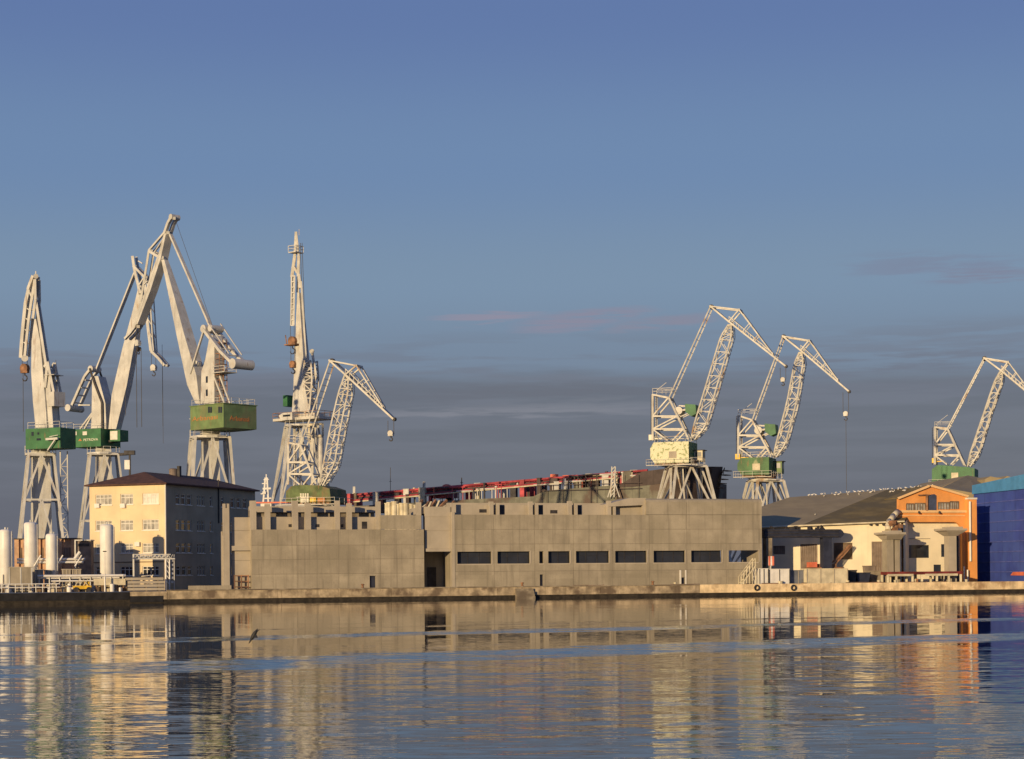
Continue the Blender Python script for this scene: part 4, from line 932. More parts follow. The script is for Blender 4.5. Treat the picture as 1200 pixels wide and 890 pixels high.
# crane B
D_=365; c=P(122,600,D_); fr=Frame((c.x,c.y),-25)
t = thing('box_jib_crane', Vector((c.x,c.y,GZ)), 'white box jib crane with a round counterweight and lettering on its dark green house', 'crane', 'box jib shipyard cranes')
portal(fr,t,121,533,585,16,22,2.6,3.4,1.4,cr_white,cr_white,th=.36,conew=1.7)
uc,zc=fr.hit(121,531,0); ctr=fr.pt(uc,0,0); v0=-3.2; z0=fr.hit(100,524,v0)[1]; z1=fr.hit(100,503,v0)[1]
MB().lathe((ctr.x,ctr.y),[(1.5,zc+.4),(1.5,z0-.01)],16).build('slewing_column', creamst, t, smooth=True)
u0,_=fr.hit(84,510,v0); u1,_=fr.hit(118,510,v0)
hs=MB().box(fr,u0,u1,v0,3.0,z0,z1).build('machinery_house', green, t)
MB().box(fr,u0-.05,u0+.28,v0-.06,v0-.003,z0,z1).build('corner_trim', wframe, hs)
for a,b in ((88,90),(97,102)): ua_,_=fr.hit(a,508,v0); ub_,_=fr.hit(b,508,v0); MB().box(fr,ua_,ub_,v0-.05,v0-.003,fr.hit(a,510.3,v0)[1],fr.hit(a,506,v0)[1]).build('window', pane_white, hs)
text('PETROVA', fr, 98, 115, 515.8, 2.8, v0, letter_w, hs, D_)
u_,z_=fr.hit(94,515.8,v0); MB().prism([fr.pt(u_-.45,v0-.05,z_-.2),fr.pt(u_+.45,v0-.05,z_-.2),fr.pt(u_,v0-.05,z_+.3)], fr.v*.045).build('emblem', letter_o, hs)
ub_=u1+.02; cb=MB().box(fr,ub_+.8,ub_+3.2,-1.4,1.2,z0+1.0,z1-.3).build('operator_cab', green, t)
MB().box(fr,ub_+.02,ub_+.8,-1.0,1.0,z0+.9,z0+1.3).build('support', dark, cb)
MB().box(fr,ub_+.9,ub_+2.6,-1.46,-1.403,z0+1.3,z1-.5).build('window', pane_white, cb)
m_=MB(); rails(m_,fr,u0+.3,u1-.3,v0+.2,2.8,z1+.003,1.0,.06); m_.build('roof_railing', cr_white, hs)
face(fr,[(162,337),(156,362),(143.5,408),(131,462),(127,503)],[(165.5,337),(163.5,362),(158,400),(148.5,452),(136,503)],[.35,.55,.75,.85,.8],name='jib',par=t)
ms=MB().prism([fr.W(x,y,-1.2) for x,y in ((108,441),(115,441),(123.5,473),(124.5,503),(107,503))], fr.v*2.4).build('mast', cr_white, t)
m_=MB()
for v in (-1.5,1.5): m_.path([fr.W(110.8,433,0)+fr.v*v,fr.W(117,452,0)+fr.v*v,fr.W(125,473,0)+fr.v*v,fr.W(125.5,503,0)+fr.v*v],.36)
m_.build('front_strut', dark, t)
m_=MB()
for v in (-1.2,1.2): m_.path([fr.W(111,433,0)+fr.v*v,fr.W(104,442,0)+fr.v*v,fr.W(88.5,477,0)+fr.v*v],.5)
for f in (.3,.5,.7,.9): p=fr.W(111-22.5*f,433+44*f,0); m_.bar(p-fr.v*1.2,p+fr.v*1.2,.25)
m_.bar(fr.W(92,475,0),fr.W(106,475,0),.25); m_.bar(fr.W(113,478,0),fr.W(94,503,0),.3); m_.bar(fr.W(113,478,-1),fr.W(99,503,-1),.3)
p=fr.W(111,433,0); m_.tube(p-fr.v*1.4,p+fr.v*1.4,.6,14); lv=m_.build('lever', cr_white, t)
p=fr.W(87.5,479,0); MB().tube(p-fr.v*2.2,p+fr.v*2.2,.68,22).build('counterweight', cr_white, lv)
for v in (-.3,.3): MB().bar(fr.W(158.5,320,0)+fr.v*v,fr.W(113.5,434,0)+fr.v*v,.3).build('tie_rod', cr_white, t)
m_=MB()
for v in (-.6,.6):
    q=lambda x,y: fr.W(x,y,0)+fr.v*v
    m_.path([q(157.5,301),q(160,318),q(164.5,336),q(166,345)],.5); m_.path([q(158.5,312),q(171.5,325),q(174.5,373),q(179.5,412)],.45); m_.path([q(164.5,336),q(171,350),q(178.5,412)],.35)
    m_.path([q(178,350),q(181,400),q(182,412)],.22); m_.path([q(171.5,325),q(177,340),q(178,350)],.2)
    m_.path([q(179.5,412),q(188,420),q(195.3,429)],.5); m_.bar(q(164.5,336),q(171.5,325),.25)
    for y in (345,360,375,390): m_.bar(q(173+ (y-345)*.1,y),q(178+(y-345)*.05,y+6),.15)
for x,y in ((158.5,312),(164.5,336),(171.5,325),(179.5,412),(195,428.5)): m_.bar(fr.W(x,y,-.6),fr.W(x,y,.6),.4)
m_.bar(fr.W(162,306,0),fr.W(167,309,0),.2); m_.build('fly_jib', cr_white, t)
hookset(fr,t,180,414,431,r=.6)
m_=MB(); p=fr.W(147,460,-1); m_.tube(p,drop(p,fr.W(147,488,0).z),.05,5); p=fr.W(190.5,427,0); m_.tube(p,drop(p,fr.W(190,520,0).z),.035,5); m_.build('hoist_cable', cablem, t)
m_=MB(); a=fr.W(140,533,0); b=fr.W(152,532,0); m_.bar(a,b,.5); m_.box(Frame((b.x,b.y),0),-1.0,1.0,-.5,.5,b.z-.2,b.z+.6); m_.bar(b,drop(b,GZ),.35); am=m_.build('side_bracket', dark, t)
m_=MB(); p=fr.W(149.5,545,0); m_.box(Frame((p.x,p.y),0),-.5,.5,-.5,.5,p.z-.9,p.z+.9); m_.build('transformer_box', white, t)
# crane A, jib towards the water
D_=300; c=P(50,600,D_); fr=Frame((c.x,c.y),-24)
t = thing('box_jib_crane', Vector((c.x,c.y,GZ)), 'leftmost white crane, its broad box jib seen end on above a dark green house', 'crane', 'box jib shipyard cranes')
portal(fr,t,47.5,534,628,14.5,24,2.4,3.8,1.4,cr_white,cr_white,th=.40,lower=.56,conew=1.7,ladder=True)
uc,zc=fr.hit(48,531,0); ctr=fr.pt(uc,0,0); v0=-2.9; z0=fr.hit(50,526,v0)[1]; z1=fr.hit(50,502,v0)[1]
MB().lathe((ctr.x,ctr.y),[(1.7,zc+.4),(1.7,z0-.01)],16).build('slewing_column', creamst, t, smooth=True)
u0,_=fr.hit(30,510,v0); u1,_=fr.hit(70.6,510,v0)
hs=MB().box(fr,u0,u1,v0,-v0*.35,z0,z1).build('machinery_house', green, t)
for a,b,y0,y1 in ((37,39.5,506.5,511),(44,46,507,509.5),(43,48,514,516.5)): ua_,_=fr.hit(a,508,v0); ub_,_=fr.hit(b,508,v0); MB().box(fr,ua_,ub_,v0-.05,v0-.003,fr.hit(a,y1,v0)[1],fr.hit(a,y0,v0)[1]).build('window', glass, hs)
m_=MB(); m_.bar(fr.W(54,515,v0-.5),fr.W(68,514,v0-.5),.35); m_.bar(fr.W(65,515,v0-.5),fr.W(56,528,v0-.5),.2); m_.bar(fr.W(58,512,v0-.5),fr.W(68,510,v0-.5),.1); m_.build('stair', cr_white, hs)
m_=MB(); rails(m_,fr,u0+.3,u1-.3,v0+.2,.9,z1+.003,1.0,.06); m_.build('roof_railing', cr_white, hs)
face(fr,[(40.3,374),(37,400),(36.5,436),(38.5,470),(41.7,502)],[(42,374),(47,400),(50.3,436),(53,470),(55,502)],[.3,.5,.8,1.1,1.2],name='jib',par=t)
face(fr,[(55,432),(53.5,455),(54,502)],[(56,432),(60,455),(62,502)],[.6,.8,.8],name='mast',par=t,mt=cr_white)
for v in (-.3,.3): MB().bar(fr.W(43.5,352,0)+fr.v*v,fr.W(56,432,0)+fr.v*v,.4).build('tie_rod', cr_white, t)
m_=MB()
for v in (-.5,.5):
    q=lambda x,y: fr.W(x,y,0)+fr.v*v
    m_.path([q(42,324),q(36,340),q(32.5,356),q(28.5,395),q(26.8,420)],.65,.5); m_.path([q(43.5,328),q(39.5,352),q(36,375),q(31.5,418)],.4); m_.path([q(43.5,328),q(44,352),q(41,374)],.4); m_.bar(q(36,340),q(41,352),.25)
    for y in (360,372,385,400): m_.bar(q(32-(y-356)*.09,y),q(37-(y-356)*.08,y+4),.16)
m_.tube(fr.W(29,420,-.6),fr.W(29,420,.6),.55,12); m_.tube(fr.W(42,324,-.6),fr.W(42,324,.6),.4,12); m_.bar(fr.W(42,322,0),fr.W(42,318,0),.15); m_.build('fly_jib', cr_white, t)
hookset(fr,t,29,422,432,r=.75,mt=cr_rustier)
m_=MB(); p=fr.W(27,458,0); m_.tube(fr.W(27,432,0),drop(p,fr.W(27,506,0).z),.05,5); m_.build('hoist_cable', cablem, t)
m_=MB()
for v in (-.9,.9): m_.path([fr.W(56.5,431,0)+fr.v*v,fr.W(60,425,0)+fr.v*v,fr.W(63,440,0)+fr.v*v,fr.W(67.5,462,0)+fr.v*v],.38); m_.bar(fr.W(60,425,0)+fr.v*v,fr.W(57,455,0)+fr.v*v,.4); m_.bar(fr.W(62,445,0)+fr.v*v,fr.W(66,502,0)+fr.v*v,.22)
m_.box(fr,*[fr.hit(57,440,0)[0],fr.hit(69,440,0)[0]],-1.2,1.2,fr.hit(60,440,0)[1]-.1,fr.hit(60,440,0)[1]); lv=m_.build('lever', cr_white, t)
p=fr.W(66,468,0); q=Frame((p.x,p.y),-38); MB().box(q,-.85,.85,-1.1,1.1,p.z-1.2,p.z+1.1).build('counterweight', cr_white, lv)
MB().bar(fr.W(65.5,438,0),fr.W(65.5,422,0),.06).build('antenna', dark, lv)
# crane D, seen end on
D_=375; c=P(352,600,D_); fr=Frame((c.x,c.y),-35)
t = thing('box_jib_crane', Vector((c.x,c.y,GZ)), 'narrow white crane with a ladder faced jib seen end on behind the low lattice crane', 'crane', 'box jib shipyard cranes')
portal(fr,t,353,500,573,16,27,3.0,4.4,None,cr_white,cr_white,th=.42)
portal_mid=MB()
for x0,y0,x1,y1 in ((349,499,357,527),(370,499,362,540),(352,510,352,570),(345,500,345,570),(366,512,366,572)): portal_mid.bar(fr.W(x0,y0,-1),fr.W(x1,y1,-1),.5)
portal_mid.build('inner_bracing', cr_rust, t)
MB().tube(fr.W(375.5,510,-2),drop(fr.W(375.5,510,-2),GZ),.65,12).build('stair_tube', cr_rust, t)
uc,zc=fr.hit(354,497,0); z1=fr.hit(354,486,0)[1]
u0,_=fr.hit(330,490,0); u1,_=fr.hit(384,490,0); MB().box(fr,u0,u1,-2.6,2.6,zc+.6,zc+1.1).box(fr,u0+2,u1-2,-1.6,1.6,zc+1.102,z1).build('turntable', cr_rust, t)
m_=MB(); rails(m_,fr,u0,u1,-2.6,2.6,zc+1.1,1.1,.08); m_.build('railing', cr_rustier, t)
u0,_=fr.hit(329,490,-3); u1,_=fr.hit(344,490,-3); cb=MB().prism([fr.pt(a,-3.4,b) for a,b in ((u0+.5,zc+.6),(u1,zc+.6),(u1,z1+.2),(u0+.9,z1+.2),(u0-.2,zc+1.6))], fr.v*2.2).build('operator_cab', cr_white, t)
MB().box(fr,u0+1.0,u1-.5,-3.46,-3.403,zc+1.3,z1-.2).build('window', glass, cb)
u0,_=fr.hit(337.5,470,0); u1,_=fr.hit(342.5,470,0); MB().box(fr,u0,u1,-1.5,1,fr.hit(340,477,0)[1],fr.hit(340,464,0)[1]).build('electrical_cabinet', green, t)
u0,z0_=fr.hit(363,512,-2.5); u1,z1_=fr.hit(379,497,-2.5); m_=MB()
for a,b,cc_,dd in ((u0,z0_,u1,z0_),(u0,z1_,u1,z1_),(u0,z0_,u0,z1_),(u1,z0_,u1,z1_)): m_.bar(fr.pt(a,-2.7,b),fr.pt(cc_,-2.7,dd),.4)
m_.build('hanging_frame', creamst, t)
face(fr,[(348,343),(346.5,380),(345,420),(343.8,455),(342,483)],[(350.5,343),(353,380),(355.5,420),(357.5,455),(362.5,483)],[.4,.7,.9,1.0,1.3],name='jib',par=t)
m_=MB()
for x in (340.8,344.4): m_.bar(fr.W(x+1,323,-1.1),fr.W(x,382,-1.1),.26)
for i in range(10): y=324+i*6.4; m_.bar(fr.W(341.2,y,-1.1),fr.W(344.9,y,-1.1),.22)
m_.bar(fr.W(343,323,-.6),fr.W(343,382,-.6),.7); m_.build('fly_jib', cr_white, t)
m_=MB()
for a,b,w in (((347,272),(345.5,300),.5),((347,272),(350,300),.4),((345.5,300),(342,325),.6),((350,300),(349,343),.55),((344,312),(349,320),.5),((350,322),(352,338),.6)): m_.bar(fr.W(*a,0),fr.W(*b,0),w)
m_.box(fr,*[fr.hit(342.5,295,0)[0],fr.hit(351,295,0)[0]],-1.2,1.2,fr.hit(347,297,0)[1],fr.hit(347,296,0)[1]); rails(m_,fr,fr.hit(342.5,295,0)[0],fr.hit(351,295,0)[0],-1.2,1.2,fr.hit(347,296,0)[1],1.2,.1); m_.bar(fr.W(350.5,269,0),fr.W(350.5,276,0),.1); m_.build('jib_head', cr_rust, t)
m_=MB()
for x0,x1 in ((352,356),(354,358.5)): m_.tube(fr.W(x0,285,0),fr.W(x1,420,0),.06,5)
m_.build('stay_wire', cablem, t); MB().bar(fr.W(353,330,0),fr.W(358.6,420,0),.36).build('tie_rod', cr_white, t)
hookset(fr,t,342.5,382,400,r=.95,mt=cr_rustier,v=-1.2); hookset(fr,t,343,405,427,r=.7,mt=cr_rustier,v=-1.2)
m_=MB(); m_.box(fr,*[fr.hit(336,395,-1.2)[0],fr.hit(349,395,-1.2)[0]],-2,-.4,fr.hit(342,405,-1.2)[1],fr.hit(342,403.5,-1.2)[1]); m_.bar(fr.W(336,403,-1.2),fr.W(334.5,393,-1.2),.2); m_.build('trolley_platform', cr_rustier, t)
tr=truss(fr,[(360.5,423),(359,445),(361,485)],[(368,423),(369.5,445),(366,485)],lambda k:1.0,.3,.2,9); tr.bar(fr.W(366,414,0),fr.W(370,440,0),.5); tr.bar(fr.W(370,440,0),fr.W(366.5,455,0),.5); tr.tube(fr.W(365.5,412,-.5),fr.W(365.5,412,.5),.5,10); tr.build('mast', cr_rust, t)
# ---------------------------------------------------------------- ship under construction behind the halls
S0 = P(300,600,400); S1 = P(850,600,345); ang = math.degrees(math.atan2(S1.y-S0.y,S1.x-S0.x)); S = Frame((S0.x,S0.y),ang)
ship = thing('ship_hull', S.pt(S.hit(600,600)[0],0,GZ), 'large unfinished tanker on the slip with red deck pipes and a brown bow', 'ship')
def SW(px,py,v=0): return S.W(px,py,v)
pts = [(404,600),(404,594),(560,585),(625,582),(640,575),(700,570.5),(752,566),(785,562),(785,600)]
MB().prism([SW(*p) for p in pts], S.v*26).build('hull', hullg, ship)
bow = []
for (x,yt,h) in ((785.3,548.5,13),(815,547.3,10.5),(835,547,6.5),(847,547.2,1.2)):
    a = SW(x,yt,13-h); b_ = SW(x,yt,13+h); xl = {785.3:785.3,815:808,835:820,847:828}[x]; c1_=S.hit(xl,600,13)[0]
    zt_=a.z; bow.append([a,b_,S.pt(c1_,13+h*.55,GZ),S.pt(c1_,13-h*.55,GZ)])
MB().loft(bow).build('bow', hullb, ship)
MB().prism([SW(x,y,-.05) for x,y in ((722,571),(740,560),(752,553),(785.2,548.6),(785.2,566),(740,571))], S.v*.8).build('bulwark', hullb, ship)
def px_line(x): return 581.5-(x-400)*(581.5-552.5)/(745-400)
for dy,v,r,mt_ in ((0,1.0,.22,red),(2.2,1.6,.18,red),(-1.0,3,.10,redl),(4.5,1.2,.2,hullb),(6.5,.6,.22,red),(8.2,.4,.15,creamst)):
    x0,x1 = (402,759)
    MB().tube(SW(x0,px_line(x0)+dy,v),SW(x1,px_line(x1)+dy*.7,v),r,8).build('deck_pipe', mt_, ship)
m_=MB()
for i in range(62): x=404+i*5.7; m_.bar(SW(x,px_line(x)+.5,1.3),SW(x,px_line(x)+9,1.3),.16)
m_.bar(SW(404,px_line(404)+5,1.3),SW(740,px_line(740)+5,1.3),.12)
m_.build('pipe_support', red, ship)
rr=random.Random(11)
mats=[red,hullb,redl,hullb,dark,creamst,creamst,hullg,cr_white,cr_white,dark,red]
def hull_top(x): 
    T_=((404,594),(560,585),(625,582),(640,575),(700,570.5),(752,566),(785,562))
    for (a,b),(c_8,d_8) in zip(T_,T_[1:]):
        if a<=x<=c_8: return b+(d_8-b)*(x-a)/(c_8-a)
for i in range(99):
    x=rr.uniform(404,748) if i<62 else rr.uniform(630,752); w=rr.uniform(.4,1.8); yt=px_line(x)+rr.uniform(-1.5,7); yb=hull_top(x)
    if yt>yb-1.5: yt=yb-rr.uniform(2,4)
    v=rr.uniform(.15,.6) if rr.random()<.6 else rr.uniform(2,5); p=SW(x,yb,v); q=SW(x,yt,v); q=Vector((p.x,p.y,q.z)); u=S.hit(x,yb,v)[0]; k=rr.random(); m_=MB()
    if k<.45: m_.box(S,u-w/2,u+w/2,v,v+.8,p.z-.2,q.z); m_.box(S,u-w/2-.08,u+w/2+.08,v-.06,v+.86,q.z+.003,q.z+.12)
    elif k<.7: m_.tube(p-UP*.2,q,.1+.1*rr.random(),10); m_.tube(q,q+UP*.25,.3,10)
    else: m_.tube(q-S.u*w*1.5,q+S.u*w*1.5,.14,8); m_.bar(p-UP*.2-S.u*w,q-S.u*w,.14); m_.bar(p-UP*.2+S.u*w,q+S.u*w,.14)
    m_.build('deck_box' if k<.45 else ('ventilator' if k<.7 else 'pipe_section'), rr.choice(mats), ship)
MB().box(S,S.hit(508,575,2)[0],S.hit(527,575,2)[0],1.5,5,SW(515,584,2).z,SW(515,573,2).z).build('deck_house', red, ship)
p=SW(523.5,574,2.5); MB().lathe((p.x,p.y),[(1.0,p.z-1.5),(1.0,p.z+.4),(.8,p.z+.9),(.3,p.z+1.1)],14).build('deck_tank', redl, ship)
MB().box(S,S.hit(645.5,562,2)[0],S.hit(651.5,562,2)[0],1.8,3.0,SW(648,566,2).z,SW(648,556,2).z).build('locker', redl, ship)
MB().box(S,S.hit(404,580,-.6)[0],S.hit(411,580,-.6)[0],-.8,1,SW(408,592,0).z,SW(408,579,0).z).build('frame', red, ship)
for x,y0,y1,w in ((415,587,570.5,.5),(457.5,581,548,.1),(497,580,564.5,.55),(541,572,560,.2),(606,572,566,.4)):
    MB().bar(SW(x,y0,1),SW(x,y1,1),w).bar(SW(x-1.5,(y0+y1)/2,1),SW(x+1.5,(y0+y1)/2,1),w*.6).build('mast', cr_white if w>.3 else dark, ship)
m_=MB()
for x in (717,721): m_.bar(SW(x-1.5,583,-1.5),SW(x,547,-1.5),.22)
for i in range(8): y=582-4.4*i; m_.bar(SW(715.5+i*.2,y,-1.5),SW(719.5+i*.2,y-4.4,-1.5),.14)
m_.bar(SW(712,583,-1.5),SW(718,565,-1.5),.2).bar(SW(726,583,-1.5),SW(720,565,-1.5),.2); m_.build('ladder_mast', cr_white, ship)
m_=MB()
for x in (634,641,659,668,692,699,724,731,748): m_.bar(SW(x,562-(x-634)*.07+rr.uniform(0,3),-.5),SW(x,592,-.5),rr.uniform(.06,.14))
for y in (569,575.5): m_.bar(SW(634,y,-.5),SW(752,y-3,-.5),.10)
m_.build('scaffold', hullb, ship)
m_=MB()
for i,(y,x0,x1) in enumerate(((551,846,851),(556,844,850),(561,841,847),(566,838,845),(571,835,842),(576,831,838),(581,828,834))):
    m_.box(S,S.hit(x0-3,y,10)[0],S.hit(x1-2,y,10)[0],11,13.5,SW(x0,y,10).z-.15,SW(x0,y,10).z)
    m_.bar(SW(x1-2,y,11),SW(x1-2,y-3,11),.12)
m_.bar(SW(849,549,11),SW(833,583,11),.15); m_.build('bow_scaffold', timber, ship)
# red roofed hut in front of the ship and cream pipes
H_=Frame((P(710,590,300).x,300),0)
hut=thing('red_roof_hut', H_.pt(0,0,GZ), 'low hut with a red roof behind the middle of the right hall', 'hut')
u0,_=H_.hit(684,590); u1,_=H_.hit(748,590); za=H_.hit(700,600)[1]; zb=H_.hit(735,584)[1]
MB().box(H_,u0+.3,u1-.3,0.3,7.7,GZ,za).build('wall', shedwall, hut)
MB().prism([H_.W(x,y) for x,y in ((682,600),(690,592.5),(712,590),(738,585),(748,587),(748,600))], H_.v*8).build('roof', red, hut)
for i,(x,w,yt) in enumerate(((452,.5,590),(456.5,.55,589),(461.5,.8,588),(466,.4,591),(471,.7,590),(475.5,.75,590),(481,.5,591),(485,.4,592))):
    p=P(x,yt,268); q=drop(p,GZ); a=p+Vector((random.uniform(-.2,.2),0,0))
    MB_=MB().tube(q,a,w/2+.05,12); MB_.tube(a-UP*.12,a+UP*.02,w/2+.12,12)
    tag(MB_.build('steel_tube', creamst), 'cream steel tube standing on end behind the step of the left hall', 'tube', 'upright steel tubes behind the left hall')
# diagonal scrap near the tubes
for i in range(9):
    x=488+i*4.5; p=P(x,random.uniform(592,600),270); q=P(x+random.uniform(4,9),random.uniform(586,592),271)
    m_=MB(); m_.bar(p,q,.3); m_.bar(p,drop(p,GZ),.3)
    tag(m_.build('steel_strut', creamst if i%2 else cr_rustier), 'slanting steel strut rising behind the link between the two halls', 'strut', 'slanting struts behind the halls')
# white mast of another vessel behind the left hall
vm=thing('vessel', P(312,600,300)*1, 'white vessel mast and wheelhouse top showing beside the office block roof', 'ship'); vm.location=drop(P(312,600,300),GZ)
V=Frame((P(312,600,300).x,300),0)
u0,_=V.hit(302,590); u1,_=V.hit(322,590)
MB().box(V,u0,u1,0,6,GZ,V.hit(310,600)[1]).build('hull', hullb, vm)
MB().box(V,u0+.4,u1-.6,.4,5,V.hit(310,600)[1]+.003,V.hit(310,590)[1]).build('wheelhouse', white, vm)
MB().box(V,u0-.4,V.hit(372,588)[0],.2,1.0,V.hit(310,590)[1]+.005,V.hit(310,588.3)[1]).build('boom', redl, vm)
m_=MB(); 
for a,b in ((308.5,311),(314.5,313)): m_.bar(V.W(a,589,1),V.W(b,560,1),.26)
for y,a,b,w in ((562.5,309,315,.18),(567,307,314,.14),(573,308,317.5,.3),(579,305.5,315,.16),(584.5,308,318,.2)): m_.bar(V.W(a,y,1),V.W(b,y-.4,1),w)
m_.bar(V.W(312,560,1),V.W(312,556,1),.15); m_.box(V,V.hit(307,577)[0],V.hit(311,577)[0],.5,1.5,V.hit(309,579)[1],V.hit(309,576)[1]); m_.build('mast', white, vm)
# ---------------------------------------------------------------- right side sheds
sh=thing('long_shed', drop(P(975,640,270),GZ), 'long cream walled shed with grey and brown sheet roofing', 'building')
E0=P(892,616.4,266); E1=P(1056,609.6,265); 
G1=P(1092,570.3,290)
PN=(E1-E0).cross(G1-E0).normalized()
def onroof(px,py):
    x,z=ray(px,py); d=Vector((x,1,z)); o_=Vector((0,0,CH)); k=(E0-o_).dot(PN)/d.dot(PN); return o_+d*k
G0=onroof(925,583)
def lerp(a,b,k): return a+(b-a)*k
dirE=(E1-E0).normalized(); nE=Vector((dirE.y,-dirE.x,0)); nE = nE if nE.y<0 else -nE
WF=Frame((E0.x,E0.y), math.degrees(math.atan2(dirE.y,dirE.x)))
Lw=(drop(E1,0)-drop(E0,0)).length
opn=[(906,920,640,650),(938,958,638,690),(977,999,636.5,656),(1021.5,1042,635,690)]
hl_=[]
for a,b,c,d in opn:
    u0,z1=WF.hit(a,c); u1,_=WF.hit(b,c); z0=max(GZ,WF.hit(a,d)[1]); hl_.append((u0,u1,z0 if d<680 else GZ,z1))
wall_grid(WF,0,Lw,GZ,min(E0.z,E1.z)-.3,.02,.35,hl_,gap=0).build('wall', shedwall, sh)
for i,h in enumerate(hl_):
    o=MB().box(WF,h[0],h[1],.18,.22,h[2],h[3]).build('window' if i in (0,2) else 'door', brickd if i!=2 else timber, sh); m_=MB(); n=5 if i in(0,2) else 8
    for k in range(1,n): x=h[0]+(h[1]-h[0])*k/n; m_.box(WF,x-.03,x+.03,.13,.178,h[2],h[3])
    m_.build('bars' if i in (0,2) else 'plank_joint', timber, o)
ke=(941-892)/(1056-892); kr=(1040-925)/(1092-925)
em=WF.W(941,614.5); em=onroof(941,615)
gm=onroof(1040,574.5); g_l=lerp(G0,G1,((gm-G0).dot(G1-G0))/((G1-G0).length**2)); gm=g_l
e0=onroof(888,617.6); e1=onroof(1060,610.4); TH=Vector((0,0,-.25))
def slab(pts): 
    n=len(pts); m_=MB(); m_.add([p for p in pts]+[p+TH for p in pts],[tuple(range(n)),tuple(range(2*n-1,n-1,-1))]+[(i,(i+1)%n,n+(i+1)%n,n+i) for i in range(n)]); return m_
g0b=onroof(889,595)
slab([e0,em,gm,G0,g0b]).build('grey_roof', roofgrey, sh); slab([em+UP*.02,e1+UP*.02,G1+UP*.02,gm+UP*.02]).build('brown_roof', roofbrown, sh)
MB().prism([drop(E1,GZ)+Vector((.3,0,0)),E1+Vector((.3,0,-.3)),G1+Vector((0,0,-.3)),drop(G1,GZ)],Vector((.3,.1,0))).build('end_wall', shedwall, sh)
MB().prism([WF.pt(0,.02,min(E0.z,E1.z)-.297),WF.pt(Lw,.02,min(E0.z,E1.z)-.297),WF.pt(Lw,.02,E1.z-.3),WF.pt(0,.02,E0.z-.28)],WF.v*.3).build('wall_top', shedwall, sh)
MB().tube(e0-UP*.1,e1-UP*.1,.12).build('gutter', creamst, sh)
# gulls
gb=MB(); 
def bird_mesh(): 
    m_=MB(); secs=[]
    for x,r,z in ((-.26,.02,.10),(-.15,.06,.12),(0,.10,.14),(.12,.09,.17),(.17,.05,.22),(.21,.055,.27),(.26,.03,.27),(.31,.008,.26)):
        secs.append([Vector((x,r*math.cos(2*math.pi*k/6),z+r*math.sin(2*math.pi*k/6))) for k in range(6)])
    m_.loft(secs); m_.bar(Vector((.02,.03,0)),Vector((.0,.03,.08)),.015); m_.bar(Vector((.02,-.03,0)),Vector((.0,-.03,.08)),.015); return m_
g0_=None
rg=random.Random(5); spots=[]
for i in range(58):
    k=rg.random()**.6*1.0
    if i<34: k=.12+.88*(i+rg.random())/34; d=rg.uniform(0,.25)
    else: k=rg.uniform(.25,.99); d=rg.uniform(.3,3.5)
    p=lerp(G0,G1,k); q=lerp(e0,e1,k); w=(q-p); L2=w.length; p=p+w*(d/L2)
    spots.append(p+UP*.02)
spots.append(lerp(lerp(e0,e1,.33),lerp(G0,G1,.33),.28)+UP*.05)
for i,p in enumerate(spots):
    if g0_ is None:
        o=bird_mesh().build('gull', birdw, smooth=True); base=o; g0_=o; o['label']='small white gull perched on the ridge of the long shed roof'; o['category']='gull'; o['group']='gulls perched along the shed roof'
    else:
        o=base.copy(); COL.objects.link(o)
    o.location=p; o.rotation_euler=(0,0,rg.uniform(0,6.28)); s=rg.uniform(.75,1.05); o.scale=(s,s,s)
    if i>=34: o['label']='small white gull perched on the shed roof slope just below the ridge'
# dark crane beam on columns
V1=7.5; XU=lambda px,v=V1,py=660: Q.hit(px,py,v)[0]; XZ=lambda py,px=940,v=V1: Q.hit(px,py,v)[1]
dg_=thing('gantry_beam', Q.pt(XU(970),V1,GZ), 'heavy dark gantry beam on two columns before the cream shed', 'gantry')
za,zb=XZ(630.5),XZ(620.5); u0,u1=XU(896.5),XU(989.5)
MB().prism([Q.pt(a,V1,b) for a,b in ((u0,za),(u1-.5,za),(u1-.1,za+.35),(u1,(za+zb)/2),(u1-.15,zb-.3),(u1-.5,zb),(u0,zb))], Q.v*1.3).build('beam', darkblue, dg_)
MB().box(Q,u0,u1-.8,V1-.1,V1-.002,zb-.25,zb-.12).box(Q,u0,u1-.8,V1-.1,V1-.002,za+.1,za+.25).box(Q,u0,u1-.8,V1-.07,V1-.002,(za+zb)/2-.05,(za+zb)/2+.05).build('flange', dark, dg_)
for a,b in ((965.5,975.5),(898.5,905.5)): MB().box(Q,XU(a),XU(b),V1+.1,V1+1.2,GZ,za-.003).build('column', darkblue if a>950 else conc_d, dg_)
m_=MB()
for i in range(14): x=rg.uniform(XU(905),XU(968)); m_.box(Q,x-.15,x+.15,V1+.3,V1+.6,zb+.003,zb+rg.uniform(.2,.5))
m_.bar(Q.pt(XU(945),V1+.4,zb+.42),Q.pt(XU(966),V1+.4,zb+.42),.08); m_.prism([Q.pt(XU(964),V1+.4,zb+.003),Q.pt(XU(969),V1+.4,zb+.003),Q.pt(XU(965),V1+.4,zb+.6)],Q.v*.4); m_.build('winch_gear', dark, dg_)
